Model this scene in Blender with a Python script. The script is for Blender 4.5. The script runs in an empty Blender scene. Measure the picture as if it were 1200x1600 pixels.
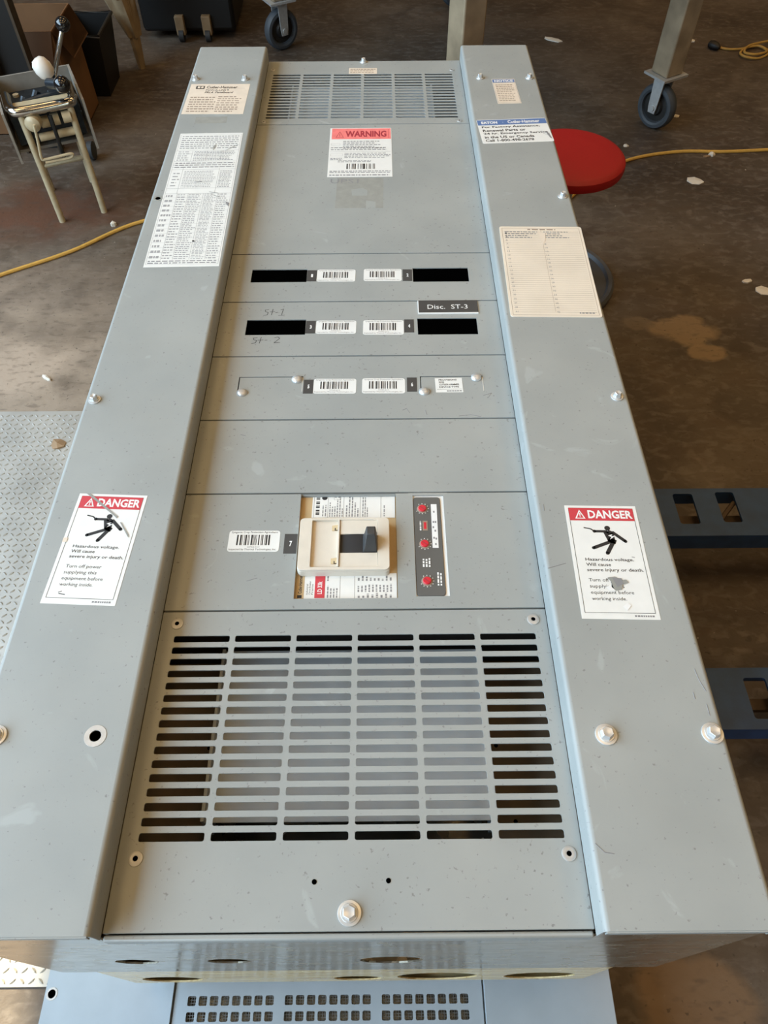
import bpy, bmesh, math, random
from mathutils import Vector, Matrix
random.seed(7)
PI = math.pi
S = bpy.context.scene
COL = S.collection

# ------------------------------------------------------------------ camera
CAMF, PITCH, YAW, ROLL = 1146.98, .9376145, .0039018, -.0050455
CAMP = Vector((.45257, -.08831, 1.60003))
cp, sp, cy, sy = math.cos(PITCH), math.sin(PITCH), math.cos(YAW), math.sin(YAW)
FW = Vector((sy*cp, cy*cp, -sp)); R0 = Vector((cy, -sy, 0)); U0 = R0.cross(FW)
RT = R0*math.cos(ROLL) + U0*math.sin(ROLL); UP = -R0*math.sin(ROLL) + U0*math.cos(ROLL)
cam = bpy.data.cameras.new('camera'); camo = bpy.data.objects.new('camera', cam); COL.objects.link(camo)
cam.sensor_fit = 'VERTICAL'; cam.sensor_height = 24.0; cam.lens = 24.0*CAMF/1600
cam.clip_start = .02; cam.clip_end = 200
camo.matrix_world = Matrix(((RT.x, UP.x, -FW.x, CAMP.x), (RT.y, UP.y, -FW.y, CAMP.y), (RT.z, UP.z, -FW.z, CAMP.z), (0, 0, 0, 1)))
S.camera = camo
def ray(px, py): return FW + RT*((px-600)/CAMF) + UP*((800-py)/CAMF)
def atz(px, py, z): d = ray(px, py); return CAMP + d*((z-CAMP.z)/d.z)
def aty(px, py, y): d = ray(px, py); return CAMP + d*((y-CAMP.y)/d.y)

# ------------------------------------------------------------------ light
vs = S.view_settings
vs.view_transform = 'Standard'; vs.look = 'None'; vs.gamma = 1; vs.exposure = 0.0; vs.use_curve_mapping = False
w = bpy.data.worlds.new('world'); S.world = w; w.use_nodes = True
w.node_tree.nodes['Background'].inputs[0].default_value = (1.0, .72, .42, 1)
w.node_tree.nodes['Background'].inputs[1].default_value = .10
DX, DY0, DY1, DZ0, DZ1 = -3.5, -6.5, 3.2, 1.45, 5.2          # the high strip window in the left wall
la = bpy.data.lights.new('window_daylight', 'AREA'); la.shape = 'RECTANGLE'; la.size = DY1-DY0; la.size_y = DZ1-DZ0
la.energy = 985; la.color = (.60, .81, 1.0)
lo = bpy.data.objects.new('window_daylight', la); COL.objects.link(lo)
lo.location = (DX+.05, (DY0+DY1)/2, (DZ0+DZ1)/2); lo.rotation_euler = (PI/2, 0, -PI/2)
su = bpy.data.lights.new('sun', 'SUN'); su.energy = 16; su.angle = math.radians(.6); su.color = (1, .84, .55)
so = bpy.data.objects.new('sun', su); COL.objects.link(so); so.location = (-9, 4, 9)
sd = Vector((3.50, -2.90, -5.2)).normalized()
so.rotation_euler = sd.to_track_quat('-Z', 'Y').to_euler()
for i in range(3):                                           # added grid of unseen warm lights overhead, for ambient fill
    for j in range(3):
        lb = bpy.data.lights.new('ambient_fill', 'AREA'); lb.shape = 'DISK'; lb.size = 1.6; lb.energy = 28; lb.color = (1, .64, .28)
        ob = bpy.data.objects.new('ambient_fill', lb); COL.objects.link(ob); ob.location = (-1.6+3.0*i, -2.4+3.7*j, 5.1)

# ------------------------------------------------------------------ materials
def lin(c): return tuple((v/255/12.92 if v/255 <= .04045 else ((v/255+.055)/1.055)**2.4) for v in c) + (1,)
MATS = {}
def pm(name, rgb, rough=.5, metal=0., var=.08, scale=25., bump=0., bscale=200., coat=0., emit=None):
    m = bpy.data.materials.new(name); m.use_nodes = True
    nt = m.node_tree; b = nt.nodes['Principled BSDF']
    c = lin(rgb)
    tc = nt.nodes.new('ShaderNodeTexCoord')
    n = nt.nodes.new('ShaderNodeTexNoise'); n.inputs['Scale'].default_value = scale; n.inputs['Detail'].default_value = 5
    nt.links.new(tc.outputs['Object'], n.inputs['Vector'])
    r = nt.nodes.new('ShaderNodeValToRGB')
    r.color_ramp.elements[0].position = .3; r.color_ramp.elements[1].position = .7
    r.color_ramp.elements[0].color = tuple(v*(1-var) for v in c[:3]) + (1,)
    r.color_ramp.elements[1].color = tuple(min(1, v*(1+var)) for v in c[:3]) + (1,)
    nt.links.new(n.outputs['Fac'], r.inputs['Fac']); nt.links.new(r.outputs['Color'], b.inputs['Base Color'])
    b.inputs['Roughness'].default_value = rough; b.inputs['Metallic'].default_value = metal
    b.inputs['Coat Weight'].default_value = coat
    if bump:
        n2 = nt.nodes.new('ShaderNodeTexNoise'); n2.inputs['Scale'].default_value = bscale; n2.inputs['Detail'].default_value = 3
        nt.links.new(tc.outputs['Object'], n2.inputs['Vector'])
        bp = nt.nodes.new('ShaderNodeBump'); bp.inputs['Strength'].default_value = bump; bp.inputs['Distance'].default_value = .002
        nt.links.new(n2.outputs['Fac'], bp.inputs['Height']); nt.links.new(bp.outputs['Normal'], b.inputs['Normal'])
    MATS[name] = m
    return m

def paint_material():
    # grey enamel on sheet steel, with fine orange peel, faint scuffs and small dirt specks
    m = bpy.data.materials.new('grey_enamel'); m.use_nodes = True; nt = m.node_tree; b = nt.nodes['Principled BSDF']; L = nt.links
    tc = nt.nodes.new('ShaderNodeTexCoord')
    def noise(sc, det=4):
        n = nt.nodes.new('ShaderNodeTexNoise'); n.inputs['Scale'].default_value = sc; n.inputs['Detail'].default_value = det
        L.new(tc.outputs['Object'], n.inputs['Vector']); return n
    def ramp(src, p0, p1, c0, c1):
        r = nt.nodes.new('ShaderNodeValToRGB'); e = r.color_ramp.elements
        e[0].position, e[1].position = p0, p1; e[0].color = c0; e[1].color = c1; L.new(src, r.inputs['Fac']); return r
    base = ramp(noise(7).outputs['Fac'], .3, .7, lin((147, 151, 149)), lin((158, 161, 158)))
    sp_ = ramp(noise(190, 4).outputs['Fac'], .655, .73, (0, 0, 0, 1), (1, 1, 1, 1))
    mx = nt.nodes.new('ShaderNodeMix'); mx.data_type = 'RGBA'; L.new(sp_.outputs['Color'], mx.inputs['Factor'])
    L.new(base.outputs['Color'], mx.inputs['A']); mx.inputs['B'].default_value = lin((122, 122, 120))
    sc = nt.nodes.new('ShaderNodeTexNoise'); sc.inputs['Scale'].default_value = 9; sc.inputs['Detail'].default_value = 8; sc.inputs['Distortion'].default_value = 2.5
    L.new(tc.outputs['Object'], sc.inputs['Vector'])
    scr = ramp(sc.outputs['Fac'], .66, .72, (0, 0, 0, 1), (.35, .35, .35, 1))
    mx2 = nt.nodes.new('ShaderNodeMix'); mx2.data_type = 'RGBA'; L.new(scr.outputs['Color'], mx2.inputs['Factor'])
    L.new(mx.outputs['Result'], mx2.inputs['A']); mx2.inputs['B'].default_value = lin((178, 184, 184))
    L.new(mx2.outputs['Result'], b.inputs['Base Color'])
    rr = ramp(noise(12).outputs['Fac'], .3, .7, (.40,)*3+(1,), (.54,)*3+(1,)); L.new(rr.outputs['Color'], b.inputs['Roughness'])
    bp = nt.nodes.new('ShaderNodeBump'); bp.inputs['Strength'].default_value = .06; bp.inputs['Distance'].default_value = .001
    L.new(noise(420, 2).outputs['Fac'], bp.inputs['Height']); L.new(bp.outputs['Normal'], b.inputs['Normal'])
    MATS['grey'] = m
paint_material()

def galv_material(key, c0, c1, metal):
    m = bpy.data.materials.new('galvanised_steel' if key == 'galv' else 'sunglow_zinc'); m.use_nodes = True; nt = m.node_tree; b = nt.nodes['Principled BSDF']; L = nt.links
    tc = nt.nodes.new('ShaderNodeTexCoord')
    v = nt.nodes.new('ShaderNodeTexVoronoi'); v.inputs['Scale'].default_value = 60; L.new(tc.outputs['Object'], v.inputs['Vector'])
    mp = nt.nodes.new('ShaderNodeMapping'); mp.inputs['Scale'].default_value = (4, 4, 90); L.new(tc.outputs['Object'], mp.inputs['Vector'])
    n = nt.nodes.new('ShaderNodeTexNoise'); n.inputs['Scale'].default_value = 2; n.inputs['Detail'].default_value = 8; L.new(mp.outputs['Vector'], n.inputs['Vector'])
    r = nt.nodes.new('ShaderNodeValToRGB'); e = r.color_ramp.elements; e[0].position, e[1].position = .35, .7
    e[0].color = lin(c0); e[1].color = lin(c1); L.new(n.outputs['Fac'], r.inputs['Fac']); L.new(r.outputs['Color'], b.inputs['Base Color'])
    r2 = nt.nodes.new('ShaderNodeValToRGB'); r2.color_ramp.elements[0].color = (.16,)*3+(1,); r2.color_ramp.elements[1].color = (.30,)*3+(1,)
    L.new(v.outputs['Color'], r2.inputs['Fac']); L.new(r2.outputs['Color'], b.inputs['Roughness'])
    b.inputs['Metallic'].default_value = metal
    bp = nt.nodes.new('ShaderNodeBump'); bp.inputs['Strength'].default_value = .08; bp.inputs['Distance'].default_value = .002
    L.new(n.outputs['Fac'], bp.inputs['Height']); L.new(bp.outputs['Normal'], b.inputs['Normal'])
    MATS[key] = m
galv_material('galv', (182, 172, 154), (224, 214, 194), .85)
galv_material('galv_sunglow', (186, 156, 104), (244, 228, 178), .0)  # yellow zinc, with the sun's glow on the lower box painted into the colour

def floor_material():
    m = bpy.data.materials.new('worn_brown_concrete'); m.use_nodes = True; nt = m.node_tree; b = nt.nodes['Principled BSDF']; L = nt.links
    tc = nt.nodes.new('ShaderNodeTexCoord')
    def noise(sc, det=6, dist=0., stretch=None):
        n = nt.nodes.new('ShaderNodeTexNoise'); n.inputs['Scale'].default_value = sc; n.inputs['Detail'].default_value = det; n.inputs['Distortion'].default_value = dist
        if stretch:
            mp = nt.nodes.new('ShaderNodeMapping'); mp.inputs['Scale'].default_value = stretch; L.new(tc.outputs['Object'], mp.inputs['Vector']); L.new(mp.outputs['Vector'], n.inputs['Vector'])
        else: L.new(tc.outputs['Object'], n.inputs['Vector'])
        return n.outputs['Fac']
    def ramp(src, *st):
        r = nt.nodes.new('ShaderNodeValToRGB'); e = r.color_ramp.elements
        while len(e) < len(st): e.new(.5)
        for el, (p, c) in zip(e, st): el.position = p; el.color = c if len(c) == 4 else c+(1,)
        L.new(src, r.inputs['Fac']); return r.outputs['Color']
    def mix(f, a, c):
        x = nt.nodes.new('ShaderNodeMix'); x.data_type = 'RGBA'; L.new(f, x.inputs['Factor']); L.new(a, x.inputs['A'])
        if isinstance(c, tuple): x.inputs['B'].default_value = c
        else: L.new(c, x.inputs['B'])
        return x.outputs['Result']
    K = (0, 0, 0); W1 = (1, 1, 1)
    col = ramp(noise(1.3, 8, .6), (.25, lin((60, 50, 41))), (.5, lin((82, 70, 58))), (.75, lin((104, 93, 81))))
    col = mix(ramp(noise(6, 8, 1.0, (1, 2.2, 1)), (.52, K), (.75, (.7, .7, .7))), col, lin((74, 56, 43)))
    col = mix(ramp(noise(14, 8, 1.5), (.58, K), (.74, (.34, .34, .34))), col, lin((128, 114, 100)))
    col = mix(ramp(noise(38, 4), (.68, K), (.72, (.8, .8, .8))), col, lin((46, 36, 28)))
    col = mix(ramp(noise(55, 3), (.735, K), (.75, (.7, .7, .7))), col, lin((176, 165, 150)))
    col = mix(ramp(noise(4.5, 10, .5), (.44, K), (.62, (.55, .55, .55))), col, lin((54, 43, 34)))
    col = mix(ramp(noise(22, 10, .6, (1, 1.8, 1)), (.50, K), (.66, (.45, .45, .45))), col, lin((112, 102, 92)))
    # the large pale tan scuffs where paint has worn off; paler dust with painted daylight at left
    def patch(cx, cy_, rx, ry, colr, th=.55, soft=.05, amt=1.):
        nonlocal col
        mp = nt.nodes.new('ShaderNodeMapping'); mp.inputs['Location'].default_value = (-cx/rx, -cy_/ry, 0); mp.inputs['Scale'].default_value = (1/rx, 1/ry, 0)
        L.new(tc.outputs['Object'], mp.inputs['Vector'])
        g = nt.nodes.new('ShaderNodeTexGradient'); g.gradient_type = 'SPHERICAL'; L.new(mp.outputs['Vector'], g.inputs['Vector'])
        mu = nt.nodes.new('ShaderNodeMath'); mu.operation = 'MULTIPLY'; L.new(g.outputs['Fac'], mu.inputs[0]); L.new(noise(9, 10, .25), mu.inputs[1])
        col = mix(ramp(mu.outputs[0], (th*.5, K), (th*.5+soft, (amt, amt, amt))), col, colr)
    patch(1.45, 1.82, .18, .13, lin((138, 116, 88)), .34, .08, .8)
    patch(1.50, 1.71, .10, .07, lin((138, 116, 88)), .34, .08, .8)
    patch(1.30, 1.86, .10, .06, lin((112, 96, 76)), .36, .1, .7)
    patch(1.13, .80, .16, .07, lin((104, 84, 62)), .34, .12, .7)
    patch(1.02, -.02, .16, .12, lin((122, 98, 74)), .25, .1, .8)
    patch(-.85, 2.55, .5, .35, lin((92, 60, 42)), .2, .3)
    patch(-1.0, 1.20, 1.30, 1.25, lin((150, 134, 117)), .05, .26)  # pale dust, with the daylight gradient at left painted into the colour
    patch(-.75, 1.66, .34, .20, lin((168, 150, 132)), .22, .2)  # brighter core of the dust, daylight painted in as well
    col = mix(ramp(noise(26, 10, .3, (1, 2.4, 1)), (.54, K), (.68, (.42, .42, .42))), col, lin((74, 62, 52)))
    col = mix(ramp(noise(70, 6), (.64, K), (.70, (.6, .6, .6))), col, lin((50, 40, 32)))
    L.new(col, b.inputs['Base Color'])
    L.new(ramp(noise(3, 6, .4), (.3, (.42,)*3), (.7, (.7,)*3)), b.inputs['Roughness'])
    bp = nt.nodes.new('ShaderNodeBump'); bp.inputs['Strength'].default_value = .25; bp.inputs['Distance'].default_value = .004
    L.new(noise(60, 8), bp.inputs['Height']); L.new(bp.outputs['Normal'], b.inputs['Normal'])
    MATS['floor'] = m
floor_material()

pm('zinc', (206, 207, 206), .34, .5, .05, 80, .05)
pm('zinc_dull', (186, 186, 184), .42, .5, .08, 80, .08)
pm('edge_bare', (214, 214, 208), .4, .3)
pm('sticker', (226, 226, 222), .5, 0, .03, 40)
pm('sticker_aged', (222, 208, 190), .55, 0, .07, 30)
pm('card', (226, 214, 196), .5, 0, .06, 12)
pm('plate_dark', (66, 66, 66), .5, 0, .04)
pm('ink', (36, 36, 38), .6, 0, .05)
pm('ink_soft', (132, 132, 134), .6, 0, .05)
pm('ink_pale', (158, 158, 158), .6, 0, .05)
pm('ink_brown', (150, 132, 116), .6, 0, .05)
pm('danger_red', (198, 62, 72), .5, 0, .05)
pm('warn_red', (238, 128, 124), .5, 0, .10, 60)
pm('warn_ink', (164, 52, 66), .5, 0, .05)
pm('blue_print', (88, 118, 168), .5, 0, .05)
pm('white_print', (232, 232, 230), .5, 0, .02)
pm('marker', (58, 58, 60), .6)
pm('residue', (146, 147, 141), .62, 0, .08, 60)
pm('black', (2, 2, 2), 1, 0, .1).node_tree.nodes['Principled BSDF'].inputs['Specular IOR Level'].default_value = 0
pm('beige', (214, 205, 190), .5, 0, .03, 60, .05)
pm('beige_dark', (190, 165, 125), .55, 0, .06, 60)
pm('handle', (62, 62, 62), .5, 0, .06, 60)
pm('trip_grey', (92, 92, 90), .5, 0, .05)
pm('dial_red', (206, 40, 56), .4, 0, .05)
pm('pan', (164, 172, 178), .4, 0, .04)
pm('dark_steel', (52, 50, 48), .5, .5, .15)
pm('gutter', (112, 98, 80), .7, 0, .15, 12)
pm('mesh', (120, 124, 128), .4, .6)
pm('cab_blue', (158, 170, 180), .42, 0, .04)
pm('jack_blue', (34, 66, 108), .45, 0, .18, 30, .1)
pm('jack_inner', (74, 60, 46), .6, .3, .2)
pm('rubber', (48, 52, 56), .6, 0, .1)
pm('rubber_light', (62, 67, 72), .6, 0, .12)
pm('seat_red', (160, 14, 20), .55, 0, .04, 200, .12, 900)
pm('base_grey', (84, 86, 90), .35, .3, .1)
pm('steel_leg', (150, 134, 110), .5, .2, .22, 14, .05)
pm('cord_yellow', (196, 152, 70), .5, 0, .08, 60)
pm('cord_tan', (176, 140, 70), .5, 0, .08, 60)
pm('tan_paint', (186, 170, 138), .4, .1, .12, 40)
pm('chrome', (200, 198, 194), .15, 1, .04)
pm('black_gloss', (20, 20, 22), .12, 0, .1, 30, 0, 200, .5)
pm('white_knob', (222, 216, 206), .45, 0, .03)
pm('housing', (138, 132, 122), .5, .1, .12)
pm('mech', (44, 50, 56), .35, .6, .3, 60)
pm('cardboard', (112, 78, 46), .8, 0, .10, 12)
pm('cardboard_dark', (88, 60, 36), .8, 0, .10, 12)
pm('bin_black', (11, 10, 9), .5, 0, .1)
pm('wood_pale', (140, 120, 92), .6, 0, .2, 18)
pm('table_metal', (128, 122, 112), .5, .4, .1)
pm('channel', (80, 70, 58), .4, .6, .15)
pm('paper', (214, 206, 192), .7, 0, .04)
pm('leaf', (150, 122, 92), .8, 0, .15)
pm('diamond', (166, 163, 157), .45, .15, .16, 8, .1)
pm('wall', (120, 112, 100), .8, 0, .08, 2)
pm('ceiling', (108, 92, 74), .85, 0, .08, 2)
M = MATS

# ------------------------------------------------------------------ mesh helpers
class MB:
    def __init__(s): s.v = []; s.f = []
    def add(s, vs_, fs):
        o = len(s.v); s.v += [tuple(v) for v in vs_]; s.f += [tuple(i+o for i in f) for f in fs]; return s
    def box(s, x0, x1, y0, y1, z0, z1):
        return s.add([(x0, y0, z0), (x1, y0, z0), (x1, y1, z0), (x0, y1, z0), (x0, y0, z1), (x1, y0, z1), (x1, y1, z1), (x0, y1, z1)],
                     [(0, 3, 2, 1), (4, 5, 6, 7), (0, 1, 5, 4), (1, 2, 6, 5), (2, 3, 7, 6), (3, 0, 4, 7)])
    def prism(s, poly, z0, z1, b=0.):
        # closed polygon (ccw) from z0 to z1 with an optional chamfer at the top
        n = len(poly); rings = [[(x, y, z0) for x, y in poly]]
        if b:
            c = (sum(p[0] for p in poly)/n, sum(p[1] for p in poly)/n)
            rings.append([(x, y, z1-b) for x, y in poly])
            off = inset(poly, b); rings.append([(x, y, z1) for x, y in off])
        else: rings.append([(x, y, z1) for x, y in poly])
        vv = [p for r in rings for p in r]; ff = [tuple(range(n))[::-1], tuple(range((len(rings)-1)*n, len(rings)*n))]
        for k in range(len(rings)-1):
            for i in range(n): j = (i+1) % n; ff.append((k*n+i, k*n+j, (k+1)*n+j, (k+1)*n+i))
        return s.add(vv, ff)
    def lathe(s, prof, c=(0, 0, 0), n=24, M_=None):
        vv, ff = [], []
        for r, z in prof:
            for i in range(n): a = 2*PI*i/n; vv.append(Vector((r*math.cos(a), r*math.sin(a), z)))
        for k in range(len(prof)-1):
            for i in range(n): j = (i+1) % n; ff.append((k*n+i, k*n+j, (k+1)*n+j, (k+1)*n+i))
        if prof[0][0] > 1e-6: ff.append(tuple(range(n))[::-1])
        if prof[-1][0] > 1e-6: ff.append(tuple(range((len(prof)-1)*n, len(prof)*n)))
        if M_ is not None: vv = [M_ @ v for v in vv]
        return s.add([v+Vector(c) for v in vv], ff)
    def tube(s, pts, r, n=10, closed=False):
        pts = [Vector(p) for p in pts]; N = len(pts); rr = r if isinstance(r, (list, tuple)) else [r]*N
        vv, ff = [], []; prev = None
        for i, p in enumerate(pts):
            if closed: t = (pts[(i+1) % N]-pts[i-1])
            else: t = pts[min(i+1, N-1)]-pts[max(i-1, 0)]
            t.normalize()
            if prev is None:
                a = Vector((0, 0, 1)) if abs(t.z) < .9 else Vector((1, 0, 0)); u = t.cross(a).normalized()
            else: u = (prev - t*prev.dot(t)).normalized()
            prev = u; v = t.cross(u)
            for k in range(n): a = 2*PI*k/n; vv.append(p + (u*math.cos(a)+v*math.sin(a))*rr[i])
        for i in range(N if closed else N-1):
            i2 = (i+1) % N
            for k in range(n): k2 = (k+1) % n; ff.append((i*n+k, i*n+k2, i2*n+k2, i2*n+k))
        if not closed: ff += [tuple(range(n))[::-1], tuple(range((N-1)*n, N*n))]
        return s.add(vv, ff)
    def ball(s, c, r, n=16):
        return s.lathe([(r*math.sin(PI*k/10) if 0 < k < 10 else 1e-7, -r*math.cos(PI*k/10)) for k in range(11)], c, n)
    def sweep_y(s, prof, y0, y1):
        # open profile (x,z) list swept along Y
        n = len(prof)
        return s.add([(x, y0, z) for x, z in prof]+[(x, y1, z) for x, z in prof], [(i, i+1, n+i+1, n+i) for i in range(n-1)])
    def mesh(s, name, mat):
        me = bpy.data.meshes.new(name); me.from_pydata(s.v, [], s.f); me.validate(); me.materials.append(mat); return me

def inset(poly, d):
    n = len(poly); out = []
    for i in range(n):
        p, a, b = Vector(poly[i]), Vector(poly[i-1]), Vector(poly[(i+1) % n])
        e1, e2 = (p-a), (b-p)
        if e1.length < 1e-9 or e2.length < 1e-9: out.append(tuple(p)); continue
        e1.normalize(); e2.normalize(); n1, n2 = Vector((-e1.y, e1.x)), Vector((-e2.y, e2.x))
        m = n1+n2; k = m.dot(n1)
        out.append(tuple(p + m*(d/max(k, .3))))
    return out
def rrect(x0, x1, y0, y1, r, n=4):
    r = min(r, (x1-x0)/2-1e-5, (y1-y0)/2-1e-5); out = []
    for cx, cy_, a0 in ((x1-r, y0+r, -PI/2), (x1-r, y1-r, 0), (x0+r, y1-r, PI/2), (x0+r, y0+r, PI)):
        for k in range(n+1): a = a0+PI/2*k/n; out.append((cx+r*math.cos(a), cy_+r*math.sin(a)))
    return out
def circ(cx, cy_, r, n=20): return [(cx+r*math.cos(2*PI*i/n), cy_+r*math.sin(2*PI*i/n)) for i in range(n)]

_tmp = bpy.data.collections.new('tmp'); COL.children.link(_tmp)
def eval_curve(cu):
    o = bpy.data.objects.new('tmp', cu); _tmp.objects.link(o)
    dg = bpy.context.evaluated_depsgraph_get(); dg.update()
    me = bpy.data.meshes.new_from_object(o.evaluated_get(dg))
    v = [tuple(x.co) for x in me.vertices]; f = [tuple(p.vertices) for p in me.polygons]
    bpy.data.objects.remove(o); bpy.data.meshes.remove(me); bpy.data.curves.remove(cu)
    return v, f
def holed(outer, holes, z0, z1):
    """flat sheet with true openings, between heights z0 and z1"""
    cu = bpy.data.curves.new('c', 'CURVE'); cu.dimensions = '2D'; cu.fill_mode = 'BOTH'; cu.extrude = (z1-z0)/2
    for poly in [outer]+holes:
        sp_ = cu.splines.new('POLY'); sp_.points.add(len(poly)-1); sp_.use_cyclic_u = True
        for p, q in zip(sp_.points, poly): p.co = (q[0], q[1], 0, 1)
    v, f = eval_curve(cu)
    return [(x, y, z+(z0+z1)/2) for x, y, z in v], f
_tc = {}
def glyphs(body, bold=0.):
    k = (body, bold)
    if k not in _tc:
        cu = bpy.data.curves.new('t', 'FONT'); cu.body = body; cu.size = 1; cu.resolution_u = 2; cu.offset = bold; cu.fill_mode = 'FRONT'
        v, f = eval_curve(cu)
        _tc[k] = (v, f)
    return _tc[k]

WL = {}
def thing(name, label, cat, loc=(0, 0, 0), group=None):
    o = bpy.data.objects.new(name, None); COL.objects.link(o); o.location = loc; o.empty_display_size = .1
    o['label'] = label; o['category'] = cat
    if group: o['group'] = group
    WL[o] = Vector(loc); return o
def smooth(me, ang=35):
    bm = bmesh.new(); bm.from_mesh(me); bmesh.ops.remove_doubles(bm, verts=bm.verts, dist=1e-6); bmesh.ops.recalc_face_normals(bm, faces=bm.faces)
    for f in bm.faces: f.smooth = True
    for e in bm.edges:
        if len(e.link_faces) == 2 and e.calc_face_angle(0) > math.radians(ang): e.smooth = False
        elif len(e.link_faces) != 2: e.smooth = False
    bm.to_mesh(me); bm.free()
def part(name, mb, mat, parent=None, label=None, sm=True, bevel=0.):
    """one mesh object whose coordinates are given in the world"""
    me = mb.mesh(name, M[mat])
    if sm: smooth(me)
    o = bpy.data.objects.new(name, me); COL.objects.link(o)
    off = WL[parent] if parent else Vector((0, 0, 0))
    if parent:
        o.parent = parent
        me.transform(Matrix.Translation(-off))
    WL[o] = off
    if label: o['label'] = label
    if bevel:
        bv = o.modifiers.new('bevel', 'BEVEL'); bv.width = bevel; bv.segments = 2; bv.limit_method = 'ANGLE'; bv.angle_limit = math.radians(50)
    return o
def tag(o, label, cat, group=None):
    o['label'] = label; o['category'] = cat
    if group: o['group'] = group
    return o
def base_origin(o):
    """move a top-level mesh's origin to the middle of its base"""
    me = o.data; xs = [v.co for v in me.vertices]
    c = Vector(((min(v.x for v in xs)+max(v.x for v in xs))/2, (min(v.y for v in xs)+max(v.y for v in xs))/2, min(v.z for v in xs)))
    me.transform(Matrix.Translation(-c)); o.location = c; return o
def inst(name, me, parent, loc, rz=0., label=None):
    """a piece that shares its mesh with alike pieces"""
    o = bpy.data.objects.new(name, me); COL.objects.link(o); o.parent = parent
    o.location = Vector(loc)-WL[parent]; o.rotation_euler = (0, 0, rz); WL[o] = Vector(loc)
    if label: o['label'] = label
    return o

# ------------------------------------------------------------------ the setting
def struct(name, mb, mat): o = part(name, mb, mat, sm=False); o['kind'] = 'structure'; return o
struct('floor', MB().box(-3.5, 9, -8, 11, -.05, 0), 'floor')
wl = MB()
wl.box(-3.7, -3.5, -8, DY0, 0, 5.9); wl.box(-3.7, -3.5, DY1, 11, 0, 5.9); wl.box(-3.7, -3.5, DY0, DY1, DZ1, 5.9); wl.box(-3.7, -3.5, DY0, DY1, 0, DZ0)
struct('wall_left', wl, 'wall')
struct('ceiling', MB().box(-3.7, 9, -8, 11, 5.9, 6.0), 'ceiling')

# diamond tread plate let into the floor
def tread():
    x0, x1, y0, y1, z = -1.75, .1, .011, 1.467, .006
    t = thing('tread_plate', 'grey diamond tread steel plate on the floor left of the panelboard', 'floor plate', ((x0+x1)/2, (y0+y1)/2, 0))
    part('plate', MB().box(x0, x1, y0, y1, 0, z), 'diamond', t)
    m = MB(); p = .0172; k = 0
    for i in range(int((.02+1.05)/p)):
        for j in range(int((y1-y0)/p)):
            cx, cy_ = -1.05+p*(i+.5), y0+p*(j+.5); a = math.radians(42 if (i+j) % 2 else -42)
            L_, w_, h_ = .0076, .0029, .0026
            ca, sa = math.cos(a), math.sin(a)
            def q(u, v, zz): return (cx+u*ca-v*sa, cy_+u*sa+v*ca, zz)
            m.add([q(-L_, 0, z), q(-L_*.3, -w_, z), q(L_*.3, -w_, z), q(L_, 0, z), q(L_*.3, w_, z), q(-L_*.3, w_, z), q(-L_*.55, 0, z+h_), q(L_*.55, 0, z+h_)],
                  [(0, 1, 6), (1, 2, 7, 6), (2, 3, 7), (3, 4, 7), (4, 5, 6, 7), (5, 0, 6)])
    o = part('raised_tread', m, 'diamond', t, sm=False); o['kind'] = 'stuff'
tread()

# ------------------------------------------------------------------ the panelboard
W, LEN, ZT = .83, 1.9627, .80
XL, XR = .1708, .6606
ZC = ZT-.035
def T(px, py): return atz(px, py, ZT)
def P(px, py): return atz(px, py, ZC)
pb = thing('panelboard', 'long grey steel panelboard lying on its back with louvres and breaker', 'electrical panel', (W/2, LEN/2, .40))

def trim_cover(x0, x1, holes, inner):
    r, t = .006, .002; m = MB()
    m.add(*holed([(x0+r, 0.0015), (x1-r, 0.0015), (x1-r, LEN), (x0+r, LEN)], holes, ZT-t, ZT))
    def bend(xe, sgn, drop):   # rounded bend at the outer edge xe, sgn=+1 when the skirt is on the right
        outp, inp = [], []
        for k in range(7):
            a = PI/2*k/6
            outp.append((xe-sgn*r+sgn*r*math.sin(a), ZT-r+r*math.cos(a)))
            inp.append((xe-sgn*r+sgn*(r-t)*math.sin(a), ZT-r+(r-t)*math.cos(a)))
        outp.append((xe, ZT-drop)); inp.append((xe-sgn*t, ZT-drop))
        pr = outp+inp[::-1]+[outp[0]]; m.sweep_y(pr, 0.0015, LEN)
        for yy in (0.0015, LEN):
            n = len(outp); m.add([(x, yy, z) for x, z in outp]+[(x, yy, z) for x, z in inp], [(i, i+1, n+i+1, n+i) for i in range(n-1)])
    bend(x0, -1, .033 if inner == 'l' else .034); bend(x1, 1, .033)
    m.box(x0+.003, x1-.003, 0, .0015, ZT-.011, ZT-.0008)                      # folded lip at the near end
    return m
hl1, hl2 = T(247, 310), T(149, 1150)
part('trim_cover', trim_cover(0, XL, [circ(hl1.x, hl1.y, .0052), circ(hl2.x, hl2.y, .0062)], 'r'), 'grey', pb)
part('trim_cover', trim_cover(XR, W, [], 'l'), 'grey', pb)

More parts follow.
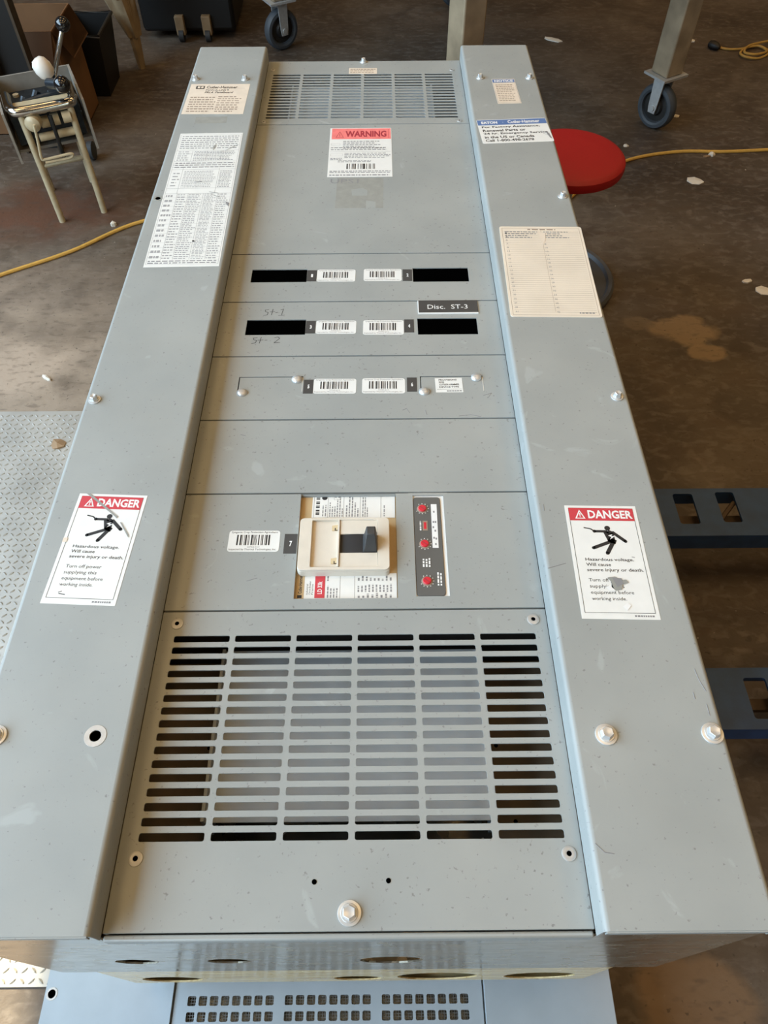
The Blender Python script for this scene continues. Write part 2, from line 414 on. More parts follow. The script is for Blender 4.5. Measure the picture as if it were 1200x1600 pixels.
# galvanised back box: walls, floor, knock-outs in the near end
bx = MB(); z0b, z1b, tb = .40, ZT-.010, .002
xa, xb, ya, yb = .003, W-.003, .003, LEN-.003
def end_holes(spec, y):
    out = []
    for xl_, xr_, yc in spec:
        a, b = aty(xl_, yc, y), aty(xr_, yc, y); out.append(((a.x+b.x)/2, (a.z+b.z)/2, (b.x-a.x)/2))
    return out
kh = end_holes([(178, 250, 1503), (324, 392, 1502), (562, 661, 1500)], ya)
v, f = holed([(xa, z0b), (xb, z0b), (xb, ZT-.0115), (XR+.002, ZT-.0115), (XR+.002, ZC-.0205), (XL-.002, ZC-.0205), (XL-.002, ZT-.0115), (xa, ZT-.0115)], [circ(x, z, r, 8 if i == 0 else 24) for i, (x, z, r) in enumerate(kh)], -.001, .001)
bx.add([(x, ya+.001+z_, y) for x, y, z_ in v], f)
bx.box(xa, xa+tb, ya+.002, yb, z0b, z1b-.025); bx.box(xb-tb, xb, ya+.002, yb, z0b, z1b-.025); bx.box(xa, xb, yb-tb, yb, z0b, z1b-.03)
bx.box(xa, xb, ya+.002, yb, z0b, z0b+.002)
part('back_box', bx, 'galv', pb, 'bare galvanised box with round knock-outs', sm=False)

# ---- hex-flange bolts, rivets
def bolt_mesh(name, r=.0122, mat='zinc'):
    m = MB()
    m.lathe([(r, 0), (r, .0010), (r*.97, .0016), (r*.74, .0019), (r*.70, .0030), (r*.2, .0030)], n=32)
    n_h = 6; ang = [PI/3*i+.3 for i in range(6)]
    rings = [(r*.64, .0028), (r*.56, .0088), (r*.50, .0094)]
    vv = [(q*math.cos(a), q*math.sin(a), z) for q, z in rings for a in ang]+[(r*.40*math.cos(a), r*.40*math.sin(a), .0092) for a in ang]+[(0, 0, .0080)]
    ff = [(k*6+i, k*6+(i+1) % 6, k*6+6+(i+1) % 6, k*6+6+i) for k in range(3) for i in range(6)]+[(18+i, 18+(i+1) % 6, 24) for i in range(6)]
    m.add(vv, ff)
    me = m.mesh(name, M[mat]); smooth(me, 18); return me
def screw_hole_mesh(name, r=.0078):
    m = MB(); m.lathe([(r, 0), (r*.96, .0012), (r*.6, .0022), (r*.36, .0018), (r*.34, .0006)], n=24)
    me = m.mesh(name, M['zinc_dull']); smooth(me); return me
def disc_mesh(name, r, mat, h=.0004):
    m = MB(); m.lathe([(r, 0), (r, h)], n=20); me = m.mesh(name, M[mat]); smooth(me); return me
BOLT = bolt_mesh('bolt'); BOLT_S = bolt_mesh('bolt_small', .0095)
RIV = screw_hole_mesh('rivet'); RIVS = screw_hole_mesh('rivet_small', .0058); PIT = disc_mesh('rivet_hole', .0027, 'black', .0007); PIN = disc_mesh('pin_hole', .0026, 'black', .0003)
for i, (px, py, me) in enumerate([(306, 124, BOLT_S), (383, 124, BOLT_S), (148, 625, BOLT_S), (-6, 1150, BOLT), (750, 122, BOLT_S), (827, 122, BOLT_S), (879, 307, BOLT_S), (964, 620, BOLT_S), (947, 1148, BOLT), (1113, 1146, BOLT)]):
    p = T(px, py); inst('bolt', me, pb, p, i*.7)
for px, py, me in ((568, 97, BOLT_S), (546, 1427, BOLT)):
    inst('bolt', me, pb, P(px, py), .25)
for px, py in ((277, 975), (833, 968), (212, 1342), (889, 1334)):
    p = P(px, py); o = inst('rivet', RIV, pb, p); inst('rivet_hole', PIT, o, p+Vector((0, 0, .0006)))
for px, py in ((426.5, 110), (706, 109.5), (412, 191), (718, 189)):
    p = P(px, py); o = inst('rivet', RIVS, pb, p); inst('rivet_hole', PIT, o, p+Vector((0, 0, .0004)))
ring = MB(); ring.lathe([(.0125, 0), (.0122, .0005), (.0066, .0005), (.0063, 0)], n=28); ringm = ring.mesh('bare_ring', M['zinc_dull']); smooth(ringm)
inst('bare_ring', ringm, pb, hl2); 
ring2 = MB(); ring2.lathe([(.0095, 0), (.0093, .0004), (.0056, .0004), (.0053, 0)], n=24); ringm2 = ring2.mesh('bare_ring', M['residue']); inst('bare_ring', ringm2, pb, hl1)
for px, py in ((491, 1378), (607, 1376)): inst('pin_hole', PIN, pb, P(px, py))

# ---- centre covers
YB = [LEN, 1.634, 1.135, .992, .849, .704, .559, .369, .0065]
GAP = .0014
def quadrect(pts, z):
    q = [atz(x, y, z) for x, y in pts]
    return (min((q[0].x+q[3].x)/2, (q[1].x+q[2].x)/2), max((q[0].x+q[3].x)/2, (q[1].x+q[2].x)/2), (q[2].y+q[3].y)/2, (q[0].y+q[1].y)/2)
def px_rect(x0, y0, x1, y1, z=ZC): return quadrect([(x0, y0), (x1, y0), (x1, y1), (x0, y1)], z)
def cover(i, holes, name='cover_plate'):
    y1, y0 = YB[i]-(GAP if i else 0), YB[i+1]+GAP; xa_, xb_ = XL+.0003, XR-.0003
    m = MB(); m.add(*holed([(xa_, y0), (xb_, y0), (xb_, y1), (xa_, y1)], holes, ZC-.0016, ZC))
    m.box(xa_, xb_, y1-.0016, y1, ZC-.014, ZC-.0016); m.box(xa_, xb_, y0, y0+.0016, ZC-.014, ZC-.0016)
    return part(name, m, 'grey', pb, sm=False)
def rpoly(r, rad=.0002, n=1): return rrect(r[0], r[1], r[2], r[3], rad, n)
def grille(y0, y1, x0, x1):
    out = []; nx, ny = 6, 16; sx = (x1-x0+.0068)/nx; sy_ = (y1-y0+.0066)/ny
    for i in range(nx):
        for j in range(ny):
            X, Y = x0+i*sx, y0+j*sy_; out.append(rrect(X, X+sx-.0068, Y, Y+sy_-.0066, .0022, 3))
    return out
cover(0, grille(1.6630, 1.8890, .1880, .6370), 'louvre_plate')
cover(1, [])
rA = [px_rect(393, 421, 479.6, 441), px_rect(645, 418.5, 732, 440)]
rB = [px_rect(384.6, 499.6, 477.5, 523.3), px_rect(652.5, 497, 746, 522.5)]
cover(2, [rpoly(r) for r in rA]); cover(3, [rpoly(r) for r in rB])
kC = [px_rect(372, 588.5, 473, 614), px_rect(656.7, 587.5, 755.4, 613)]
cover(4, [rpoly(r) for r in kC])
cover(5, [])
brk = px_rect(465, 771.5, 620, 935); trp = px_rect(647.5, 774, 697.5, 931.5)
cover(6, [rpoly(brk), rpoly(trp)], 'breaker_plate')
cover(7, grille(.0925, .3340, .1900, .6440), 'louvre_plate')
nl = MB(); nl.box(XL+.001, XR-.001, .0005, .0065, ZC-.020, ZC-.0012)       # rolled lip in front of the near louvre plate
part('front_lip', nl, 'grey', pb, bevel=.002)
for r in rA+rB:  # black blocks put in for the darkness inside the open slots
    part('slot_dark_fill', MB().box(r[0]-.004, r[1]+.004, r[2]-.004, r[3]+.004, ZC-.03, ZC-.0022), 'black', pb, 'matt black block standing in for the dark inside the slot')
for r in kC:
    g = .0016
    part('filler_plate', MB().box(r[0]+g, r[1]-.0002, r[2]+.0002, r[3]-g, ZC-.003, ZC-.0004), 'grey', pb, sm=False)
    part('white_edge', MB().box(r[1]-.0011, r[1]-.0002, r[2]+.003, r[3]-.004, ZC-.0004, ZC+.0001), 'edge_bare', pb, sm=False)
dome = MB(); dome.lathe([(.0088, 0), (.0086, .0014), (.0068, .0036), (.0036, .0048), (1e-7, .0051)], n=24); domem = dome.mesh('domed_fastener', M['zinc']); smooth(domem)
for px, py in ((378, 614), (464, 593), (663, 612), (744, 590)): inst('domed_fastener', domem, pb, P(px, py))

# ---- what shows through the louvres
def pan(x0, x1, y0, y1, z):
    m = MB(); m.box(x0, x1, y0, y1, z-.002, z)
    m.box(x0-.004, x0, y0, y1, z-.06, z+.006); m.box(x1, x1+.004, y0, y1, z-.06, z+.006)
    return part('inner_pan', m, 'pan', pb, 'grey inner cover seen through the louvres', sm=False)
pan(.242, .580, .128, .346, ZC-.07); pan(.242, .580, 1.60, 1.845, ZC-.012)
for x, y in ((.19, .235), (.232, .11), (.63, .235), (.63, .16)):
    pass
for g_a, g_b in ((.10, .236), (.586, .74)): part('side_gutter', MB().box(g_a, g_b, .02, .355, ZC-.13, ZC-.128), 'gutter', pb, sm=False)
inst('pin_hole', PIN, pb, (.222, .235, ZC-.128)); inst('pin_hole', PIN, pb, (.60, .235, ZC-.128)); inst('pin_hole', PIN, pb, (.615, .14, ZC-.128))
ibk = MB(); ibk.box(.08, .76, .36, 1.60, ZC-.20, ZC-.034)
part('breaker_chassis', ibk, 'dark_steel', pb, sm=False)
part('dark_back', MB().box(.08, .76, 1.62, 1.93, ZC-.10, ZC-.095), 'dark_steel', pb, sm=False)

# ------------------------------------------------------------------ stickers and print
class Sticker:
    def __init__(s, name, px, z, mat='sticker', label=None, rad=.0, parent=None, th=.0003, aged=False):
        q = [atz(x, y, z) for x, y in px]; s.c = sum(q, Vector())/4
        u = ((q[1]-q[0])+(q[2]-q[3]))/2; vv = ((q[0]-q[3])+(q[1]-q[2]))/2
        s.w, s.h = u.length, vv.length; s.a = math.atan2(u.y, u.x); s.th = th
        m = MB(); m.prism(rrect(-s.w/2, s.w/2, -s.h/2, s.h/2, rad, 4) if rad else [(-s.w/2, -s.h/2), (s.w/2, -s.h/2), (s.w/2, s.h/2), (-s.w/2, s.h/2)], 0, th)
        me = m.mesh(name, M[mat]); s.o = inst(name, me, parent or pb, s.c, s.a, label); s.lay = {}
    def L(s, mat, lv=0): return s.lay.setdefault((mat, lv), MB())
    def X(s, u, v): return (-s.w/2+u*s.w, s.h/2-v*s.h)
    def rect(s, u0, v0, u1, v1, mat, lv=0):
        (a, b), (c, d) = s.X(u0, v0), s.X(u1, v1); s.L(mat, lv).add([(a, d, 0), (c, d, 0), (c, b, 0), (a, b, 0)], [(0, 1, 2, 3)])
    def poly(s, uv, mat, lv=0): s.L(mat, lv).add([s.X(*p)+(0,) for p in uv], [tuple(range(len(uv)))])
    def line(s, a, b, w, mat, lv=0):
        A, B = Vector(s.X(*a)), Vector(s.X(*b)); d = (B-A).normalized(); n = Vector((-d.y, d.x))*w/2
        s.L(mat, lv).add([tuple(A-n)+(0,), tuple(B-n)+(0,), tuple(B+n)+(0,), tuple(A+n)+(0,)], [(0, 1, 2, 3)])
    def frame(s, u0, v0, u1, v1, w, mat, lv=0):
        s.line((u0, v0), (u1, v0), w, mat, lv); s.line((u0, v1), (u1, v1), w, mat, lv); s.line((u0, v0), (u0, v1), w, mat, lv); s.line((u1, v0), (u1, v1), w, mat, lv)
    def disc(s, u, v, r, mat, lv=0, n=18):
        x, y = s.X(u, v); s.L(mat, lv).add([(x+r*math.cos(2*PI*i/n), y+r*math.sin(2*PI*i/n), 0) for i in range(n)], [tuple(range(n))])
    def text(s, body, u0, v0, u1, v1, mat='ink', lv=0, bold=0., rot=0, slant=0.):
        """lettering stretched to fill the box; rot=90 reads upward"""
        v, f = glyphs(body, bold)
        if not v: return
        x0, x1 = min(p[0] for p in v), max(p[0] for p in v); y0, y1 = min(p[1] for p in v), max(p[1] for p in v)
        (a, b), (c, d) = s.X(u0, v0), s.X(u1, v1); out = []
        for p in v:
            U, V = (p[0]-x0)/max(x1-x0, 1e-6), (p[1]-y0)/max(y1-y0, 1e-6)
            U += slant*V
            if rot == 90: out.append((c+(a-c)*V, d+(b-d)*U, 0))
            else: out.append((a+(c-a)*U, d+(b-d)*V, 0))
        s.L(mat, lv).add(out, f)
    def greek(s, u0, v0, u1, v1, rows, mat='ink_soft', fill=.8, hgt=.5, word=.05, rot=0, lv=0):
        rnd = random.Random(int(1e4*(u0+v0*7+u1*3+rows)))
        for i in range(rows):
            if rot:
                ua = u0+(u1-u0)*(i+.5-hgt/2)/rows; ub = ua+(u1-u0)*hgt/rows; q = v1; end = v0+(v1-v0)*(1-fill)*rnd.random()*1.4
                while q > end:
                    l = word*(.4+rnd.random()); s.rect(ua, max(q-l, end), ub, q, mat, lv); q -= l+word*.3
            else:
                va = v0+(v1-v0)*(i+.5-hgt/2)/rows; vb = va+(v1-v0)*hgt/rows; q = u0; end = u1-(u1-u0)*(1-fill)*rnd.random()*1.6
                while q < end:
                    l = word*(.4+rnd.random()); s.rect(q, va, min(q+l, end), vb, mat, lv); q += l+word*.3
    def bars(s, u0, v0, u1, v1, n=22, seed=1, mat='ink', vert=False):
        rnd = random.Random(seed); ws = [rnd.choice((1, 1, 2, 3)) for _ in range(2*n)]; tot = sum(ws); q = 0
        for i, w_ in enumerate(ws):
            if i % 2 == 0:
                if vert: s.rect(u0, v0+(v1-v0)*q/tot, u1, v0+(v1-v0)*(q+w_)/tot, mat)
                else: s.rect(u0+(u1-u0)*q/tot, v0, u0+(u1-u0)*(q+w_)/tot, v1, mat)
            q += w_
    def done(s):
        for (mat, lv), mb in s.lay.items():
            if not mb.v: continue
            me = mb.mesh('printing', M[mat]); o = bpy.data.objects.new('printing', me); COL.objects.link(o); o.parent = s.o
            o.location = (0, 0, s.th+.00012+lv*.00012)
            if len(mb.f) > 1: o['kind'] = 'stuff'
        return s

def danger(px, label, scrape):
    s = Sticker('danger_label', px, ZT, 'sticker', label); lw = .0006
    s.frame(.05, .025, .95, .95, lw, 'ink')
    s.rect(.05, .025, .95, .145, 'danger_red', 1)
    s.poly([(.125, .128), (.27, .128), (.198, .042)], 'white_print', 2); s.poly([(.152, .120), (.243, .120), (.198, .062)], 'danger_red', 3)
    s.rect(.190, .075, .205, .103, 'white_print', 4); s.rect(.190, .107, .205, .115, 'white_print', 4)
    s.text('DANGER', .31, .045, .93, .125, 'white_print', 2, .03)
    # the falling figure struck by the bolt
    k = s.w
    s.disc(.545, .215, k*.040, 'ink')
    for a, b, w_ in (((.36, .245), (.54, .245), .040), ((.54, .245), (.60, .262), .06), ((.60, .25), (.76, .335), .05), ((.515, .25), (.555, .33), .07), ((.59, .26), (.60, .335), .05),
                     ((.575, .335), (.31, .398), .050), ((.60, .335), (.485, .445), .056), ((.22, .212), (.31, .222), .018), ((.31, .222), (.345, .238), .02), ((.53, .32), (.63, .345), .07)):
        s.line(a, b, k*w_, 'ink')
    for u, v in ((.76, .335), (.31, .398), (.485, .445), (.36, .245)): s.disc(u, v, k*.025, 'ink')
    s.poly([(.535, .285), (.60, .272), (.575, .292), (.64, .285), (.55, .322), (.58, .298)], 'white_print', 2)
    s.text('Hazardous voltage.', .17, .488, .82, .522, 'ink', 0, .012)
    s.text('Will cause', .17, .532, .50, .560, 'ink', 0, .012)
    s.text('severe injury or death.', .17, .578, .92, .614, 'ink', 0, .012)
    for i, (t_, u1) in enumerate((('Turn off power', .66), ('supplying this', .62), ('equipment before', .73), ('working inside.', .62))):
        v = .665+i*.052; s.text(t_, .17, v, u1, v+.037, 'ink')
    s.greek(.68, .962, .93, .985, 1, 'ink_soft', 1, .6, .03)
    if scrape == 'left':
        s.poly([(.10, 0), (.16, 0), (.665, .215), (.655, .235), (.62, .215)], 'residue', 5)
        s.poly([(.72, .27), (.74, .27), (.90, .385), (.905, .41), (.89, .40)], 'residue', 5)
        s.line((.19, .905), (.235, .895), k*.01, 'ink'); s.line((.20, .915), (.29, .922), k*.012, 'ink')
        s.rect(0, .43, .06, .47, 'sticker_aged', 5)
    else:
        s.poly([(.42, .66), (.52, .65), (.60, .68), (.66, .675), (.69, .70), (.60, .72), (.58, .76), (.50, .77), (.45, .74), (.46, .70)], 'residue', 5)
        s.poly([(.38, .74), (.46, .715), (.49, .775), (.42, .77)], 'white_print', 5)
        s.poly([(.48, .66), (.60, .665), (.62, .71), (.53, .74), (.50, .70)], 'ink_soft', 6)
        s.poly([(.55, .90), (.62, .87), (.66, .89), (.60, .93)], 'white_print', 5)
        s.line((.80, .475), (.84, .48), k*.01, 'ink_soft')
    return s.done()
danger([(124.8, 771), (231.5, 774.7), (179, 947), (62.7, 942.7)], 'danger label with a long diagonal scrape', 'left')
danger([(879, 790), (990, 791), (1035, 969), (912, 966.5)], 'danger label with a torn spot in the lower text', 'right')

# data label at the far end of the left trim
s = Sticker('maker_label', [(297, 132), (390, 131), (380.6, 178.75), (285.6, 178)], ZT, 'sticker_aged')
s.rect(.10, .07, .245, .17, 'ink'); s.rect(.125, .09, .17, .15, 'sticker_aged', 1); s.rect(.185, .09, .225, .15, 'sticker_aged', 1)
s.text('Cutler-Hammer', .28, .07, .80, .155, 'ink', 0, .02); s.line((.80, .15), (.93, .15), .0006, 'ink_soft')
s.text('POW-R-LINE', .28, .19, .62, .235, 'ink', 0, .01); s.disc(.65, .21, .0022, 'ink'); s.text('PRL4  Panelboard', .27, .26, .74, .315, 'ink', 0, .02, slant=.02)
s.greek(.06, .42, .50, .95, 7, 'ink_brown', .9, .4, .05); s.greek(.52, .40, .92, .95, 8, 'ink_brown', .8, .4, .06)
s.line((.06, .82), (.92, .82), .0005, 'ink_brown'); s.done()
s = Sticker('label_residue', [(307, 183), (356, 182), (353, 192), (303, 193)], ZT, 'residue', th=.00008); s.done()

# the tall table label
s = Sticker('table_label', [(284, 209), (381.6, 207.6), (340, 416), (221.6, 418)], ZT, 'sticker', 'tall white label of close printed tables')
s.frame(.02, .012, .98, .985, .0005, 'ink_pale')
s.greek(.05, .02, .95, .14, 7, 'ink_soft', 1, .38, .05)
s.line((.02, .15), (.98, .15), .0005, 'ink_soft')
s.greek(.05, .155, .26, .24, 5, 'ink_pale', .8, .4, .05); s.greek(.30, .155, .95, .24, 7, 'ink_soft', .9, .4, .03)
for v in (.245, .262, .275, .29, .31, .46, .50): s.line((.02, v), (.98, v), .0006, 'ink_soft')
s.greek(.05, .25, .95, .30, 3, 'ink_soft', 1, .4, .06)
s.greek(.06, .33, .17, .45, 5, 'ink_pale', .8, .35, .06); s.greek(.22, .32, .72, .455, 11, 'ink_pale', .9, .4, .03); s.greek(.76, .32, .95, .455, 12, 'ink_soft', .9, .4, .03)
for u, va, vb in ((.19, .30, .50), (.74, .30, .50), (.20, .50, .955), (.36, .50, .955), (.58, .50, .955), (.79, .50, .955), (.27, .155, .24), (.50, .155, .24), (.72, .155, .24)): s.line((u, va), (u, vb), .0005, 'ink_soft')
for k in range(14): s.line((.02, .53+k*.0315), (.98, .53+k*.0315), .0004, 'ink_pale')
for u0, u1, nr in ((.04, .18, 13), (.21, .35, 26), (.37, .57, 36), (.60, .78, 46), (.80, .96, 30)): s.greek(u0, .50, u1, .955, nr, 'ink_pale', .8, .42, .04)
s.greek(.04, .958, .95, .982, 2, 'ink_soft', 1, .5, .06)
s.line((.40, .412), (.68, .412), .0010, 'residue', 3); s.line((.42, .413), (.52, .41), .0016, 'ink', 4)
for a, b in (((.56, .14), (.60, .105)), ((.58, .15), (.61, .115)), ((.78, .155), (.96, .105)), ((.66, .49), (.80, .50)), ((.70, .51), (.82, .53)), ((.93, .58), (.99, .60))): s.line(a, b, .0012, 'residue', 4)
s.poly([(.92, .565), (.985, .575), (.98, .60), (.95, .585)], 'ink_soft', 5); s.disc(.585, .838, .0022, 'ink', 5)
s.done()

# right trim: notice, service label, directory card
s = Sticker('notice_label', [(770, 124), (806, 123), (812, 161.6), (775.7, 162)], ZT, 'sticker_aged')
s.rect(.02, .02, .98, .15, 'blue_print'); s.text('NOTICE', .10, .04, .92, .13, 'white_print', 1, .04)
s.frame(.03, .16, .97, .97, .0006, 'ink_pale'); s.greek(.1, .22, .9, .92, 10, 'ink_brown', .85, .4, .09); s.done()
s = Sticker('service_label', [(744, 188), (853, 184), (864.7, 220.7), (754.7, 224.7)], ZT, 'sticker', 'white service label with a blue header', rad=.004)
s.rect(.005, .02, .995, .24, 'blue_print'); s.text('EATON', .06, .08, .29, .19, 'white_print', 1, .05); s.disc(.37, .14, .0008, 'white_print', 1)
s.text('Cutler-Hammer', .44, .06, .90, .19, 'white_print', 1, .025)
for i, (t_, u1) in enumerate((('For Factory Assistance,', .88), ('Renewal Parts or', .66), ('24 hr. Emergency Service', .96), ('in the US or Canada', .75), ('Call 1-800-498-2678', .73))):
    v = .285+i*.138; s.text(t_, .05, v, u1, v+.10, 'ink', 0, .025)
s.poly([(.93, .62), (.97, .66), (.985, .90), (.96, .86)], 'ink_soft', 2); s.line((.88, .66), (.95, .74), .0008, 'residue', 2); s.done()
s = Sticker('directory_card', [(779, 354), (907, 356), (941.7, 496), (798.75, 496)], ZT, 'card', 'yellowed directory card of ruled lines in a clear sleeve', rad=.005, th=.0012)
s.frame(.03, .022, .97, .982, .0006, 'ink_brown')
s.greek(.34, .03, .68, .045, 1, 'ink_brown', 1, .8, .06)
for a, b in ((.06, .48), (.53, .90)):
    s.greek(a, .055, b, .145, 4, 'ink_soft', .7, .45, .04)
for k in range(42):
    v = .065+k*.0217; s.line((.05, v), (.95, v), .00045, 'ink_brown')
for k in range(21):
    v = .075+k*.0434; s.text(str(2*k+1), .062, v, .082+.008*(k > 4), v+.016, 'ink_soft'); s.text(str(2*k+2), .515, v, .537+.01*(k > 3), v+.016, 'ink_soft')
s.line((.50, .05), (.50, .95), .0004, 'ink_brown'); s.greek(.76, .953, .93, .968, 1, 'ink_soft', 1, .8, .03)
s.poly([(.45, .07), (.55, .08), (.54, .16), (.50, .22), (.46, .15)], 'sticker_aged', 2)
s.done()

# centre: warning label and smudge
s = Sticker('warning_label', [(517, 200.5), (611, 200), (613.5, 276), (510.5, 277)], ZC, 'sticker', 'white warning label with a faded red header')
s.rect(.03, .01, .99, .24, 'warn_red'); s.text('WARNING', .25, .065, .92, .195, 'warn_ink', 1, .035); s.line((.95, .03), (.95, .22), .0006, 'warn_ink', 1)
for a, b in (((.10, .205), (.16, .08)), ((.16, .08), (.22, .205)), ((.10, .205), (.22, .205)), ((.16, .12), (.16, .185))): s.line(a, b, .0010, 'warn_ink', 1)
s.greek(.22, .27, .90, .45, 5, 'ink_soft', .8, .4, .05); s.greek(.03, .40, .92, .48, 2, 'ink_soft', 1, .4, .05)
s.line((.02, .50), (.98, .50), .0006, 'ink_soft'); s.greek(.25, .52, .98, .64, 4, 'ink_soft', .9, .4, .05); s.greek(.03, .62, .22, .68, 2, 'ink_soft', .9, .4, .04); s.greek(.15, .67, .75, .72, 2, 'ink_soft', .9, .4, .05)
s.frame(.03, .33, .17, .37, .0004, 'ink_pale'); s.frame(.03, .545, .22, .59, .0004, 'ink_pale')
s.bars(.29, .745, .74, .85, 14, 5); s.greek(.03, .875, .97, .93, 2, 'ink_soft', 1, .5, .05); s.greek(.03, .95, .95, .98, 1, 'ink_soft', 1, .6, .05); s.done()
s = Sticker('tape_residue', [(527, 278), (599, 278), (599, 325), (523.5, 325)], ZC, 'residue', 'square of dull tape residue', th=.00006)
s.poly([(.32, .40), (.55, .34), (.66, .42), (.66, .60), (.34, .60)], 'grey'); s.poly([(.64, .76), (.84, .80), (.84, 1), (.64, 1)], 'grey'); s.done()
s = Sticker('faded_writing', [(516, 279), (572, 279), (571, 287), (515, 287)], ZC, 'grey', th=.00003)
s.text('UPS1', .02, .1, .80, .95, 'ink_soft', 0, .0); s.done()
s = Sticker('rating_label', [(545.5, 106.5), (589, 106.5), (589, 115.5), (545, 115.5)], ZC, 'sticker_aged'); s.greek(.05, .1, .95, .9, 3, 'ink_brown', .9, .4, .08); s.done()

# numbered tags and bar codes
def box4(x0, y0, x1, y1, sl=0): return [(x0, y0), (x1, y0-sl), (x1-.4, y1-sl), (x0-.4, y1)]
for n, b in (('1', (480, 422.5, 495, 439.5)), ('2', (629.3, 421, 644, 439)), ('3', (478, 501.5, 493, 521)), ('4', (631.7, 499.3, 647, 519.5)), ('5', (474.3, 593.5, 489.6, 615)), ('6', (636, 590, 651.5, 612)), ('7', (444, 834.5, 464, 865))):
    s = Sticker('number_tag', box4(*b), ZC, 'plate_dark', 'dark tag numbered '+n); s.text(n, .42, .36, .62, .64, 'white_print', 0, .04); s.done()
BC = [(495.6, 421.5, 555.5, 440), (568.5, 420.5, 627.7, 439), (494, 501, 556.7, 521.5), (567.5, 500.5, 631, 523), (490, 592, 556.7, 615), (566, 591.3, 633, 614.7), (357, 829.5, 437, 862)]
for i, b in enumerate(BC):
    s = Sticker('barcode_label', box4(*b), ZC, 'sticker', rad=.004)
    s.text('Syngenta Crop Protection Agriculture', .05, .03, .95, .15, 'ink_soft' if i < 6 else 'ink', 0, .0); s.bars(.16, .20, .82, .70, 18, 11, 'ink')
    s.text('SCPAG-0113', .38, .74, .62, .82, 'ink_soft'); s.text('Inspected by Thermal Technologies, Inc.', .03, .85, .95, .96, 'ink_soft' if i < 6 else 'ink'); s.done()
s = Sticker('name_plate', [(653, 470.8), (746, 470.2), (746.6, 490.2), (652.8, 491.2)], ZC, 'white_print', 'dark engraved plate with white edges', th=.0016)
s.rect(.012, .0, 1, .93, 'plate_dark'); s.text('Disc.  ST-3', .16, .33, .83, .66, 'white_print', 1, .0); s.done()
def hand(px, strokes):
    s = Sticker('handwriting', px, ZC, 'grey', 'black marker writing', th=.00003)
    for st in strokes:
        for a, b in zip(st, st[1:]): s.line(a, b, .0011, 'marker')
        for a in st: s.disc(*a, .00055, 'marker', 0, 8)
    s.done()
hand([(413, 482), (447, 482), (446, 494), (412, 494)], [[(.20, .15), (.05, .2), (.06, .42), (.2, .55), (.16, .85), (.0, .9)], [(.40, .1), (.36, .85)], [(.28, .45), (.50, .42)], [(.54, .55), (.64, .52)], [(.76, .18), (.88, .08), (.82, .88)], [(.68, .92), (.96, .86)]])
hand([(394, 526), (438, 526), (437, 537.5), (393, 537.5)], [[(.18, .15), (.05, .2), (.06, .42), (.17, .55), (.14, .85), (.0, .95)], [(.32, .1), (.28, .9)], [(.21, .5), (.40, .45)], [(.46, .5), (.54, .48)], [(.80, .15), (.92, .05), (.98, .25), (.80, .85), (1.0, .8)]])
s = Sticker('provision_label', [(680, 591.3), (722.5, 590.5), (723, 613), (680.5, 613.7)], ZC-.0004, 'sticker')
for i, (t_, u1) in enumerate((('PROVISIONS', .80), ('FOR', .34), ('CUTLER-HAMMER', .88), ('DEVICE TYPE', .86))): v = .07+i*.165; s.text(t_, .14, v, u1, v+.115, 'ink', 0, .02)
s.line((.05, .78), (.95, .78), .0004, 'ink'); s.greek(.40, .85, .95, .95, 1, 'ink_soft', 1, .8, .06); s.done()
for pts in ([(629, 641), (635, 638), (640, 645)], [(665, 641), (667, 648)], [(717, 650), (735, 648), (752, 651)], [(755, 618), (768, 614), (762, 622)], [(376, 679), (384, 681)], [(385, 908), (402, 903)]):
    m = MB()
    for a, b in zip(pts, pts[1:]): m.tube([P(*a), P(*b)], .0004, 5)
    part('scuff_mark', m, 'ink_soft', pb)
for pts in ([(1085, 1045), (1092, 1062), (1103, 1080)], [(1104, 1100), (1109, 1118)], [(930, 1318), (945, 1332), (960, 1334)], [(1083, 1082), (1086, 1092)], [(856, 888), (884, 880)], [(849, 788), (850, 798)]):
    m = MB()
    for a, b in zip(pts, pts[1:]): m.tube([T(*a), T(*b)], .00045, 5)
    part('scuff_mark', m, 'ink_soft', pb)

# ---- the breaker in its opening
zb = ZC-.006
part('breaker_body', MB().box(brk[0]-.01, brk[1]+.01, brk[2]-.01, brk[3]+.01, ZC-.032, zb), 'beige_dark', pb, 'tan moulded breaker case')
s = Sticker('breaker_rating_label', [(490.5, 771), (616, 771), (618, 809), (486, 809)], zb, 'sticker', th=.0006)
for u in (.02, .19, .38, .58, .83): s.line((u, 0), (u, 1), .0005, 'ink_soft')
s.bars(.045, .18, .09, .92, 9, 3, 'ink', True); s.disc(.145, .2, .0040, 'ink'); s.greek(.115, .2, .18, .95, 2, 'ink_soft', .6, .4, .1, 90); s.frame(.26, .08, .34, .28, .0004, 'ink_soft'); s.disc(.28, .17, .0012, 'ink_soft'); s.disc(.32, .17, .0012, 'ink_soft')
for a, b, n in ((.20, .38, 6), (.40, .57, 5), (.60, .68, 3)): s.greek(a, .1, b, .97, n, 'ink_soft', .55, .45, .1, 90)
s.greek(.86, .5, .88, .95, 1, 'ink_soft', 1, .6, .1, 90); s.done()
s = Sticker('breaker_type_label', [(466, 897), (619, 896), (621, 935), (460, 936)], zb, 'sticker', th=.0006)
s.rect(.0, .04, .08, 1, 'beige_dark'); s.text('Cutler-Hammer', .022, .08, .058, .80, 'ink', 1, .02, 90); s.rect(.015, .86, .06, .98, 'ink', 1)
for i, t_ in enumerate(('Industrial', 'Circuit Breaker', 'Frame')): s.text(t_, .10+i*.026, .30 if i == 1 else .42, .118+i*.026, .84, 'ink', 0, .0, 90)
s.rect(.185, .02, .285, .98, 'danger_red', 1); s.text('LD 33k', .212, .32, .258, .82, 'white_print', 2, .02, 90)
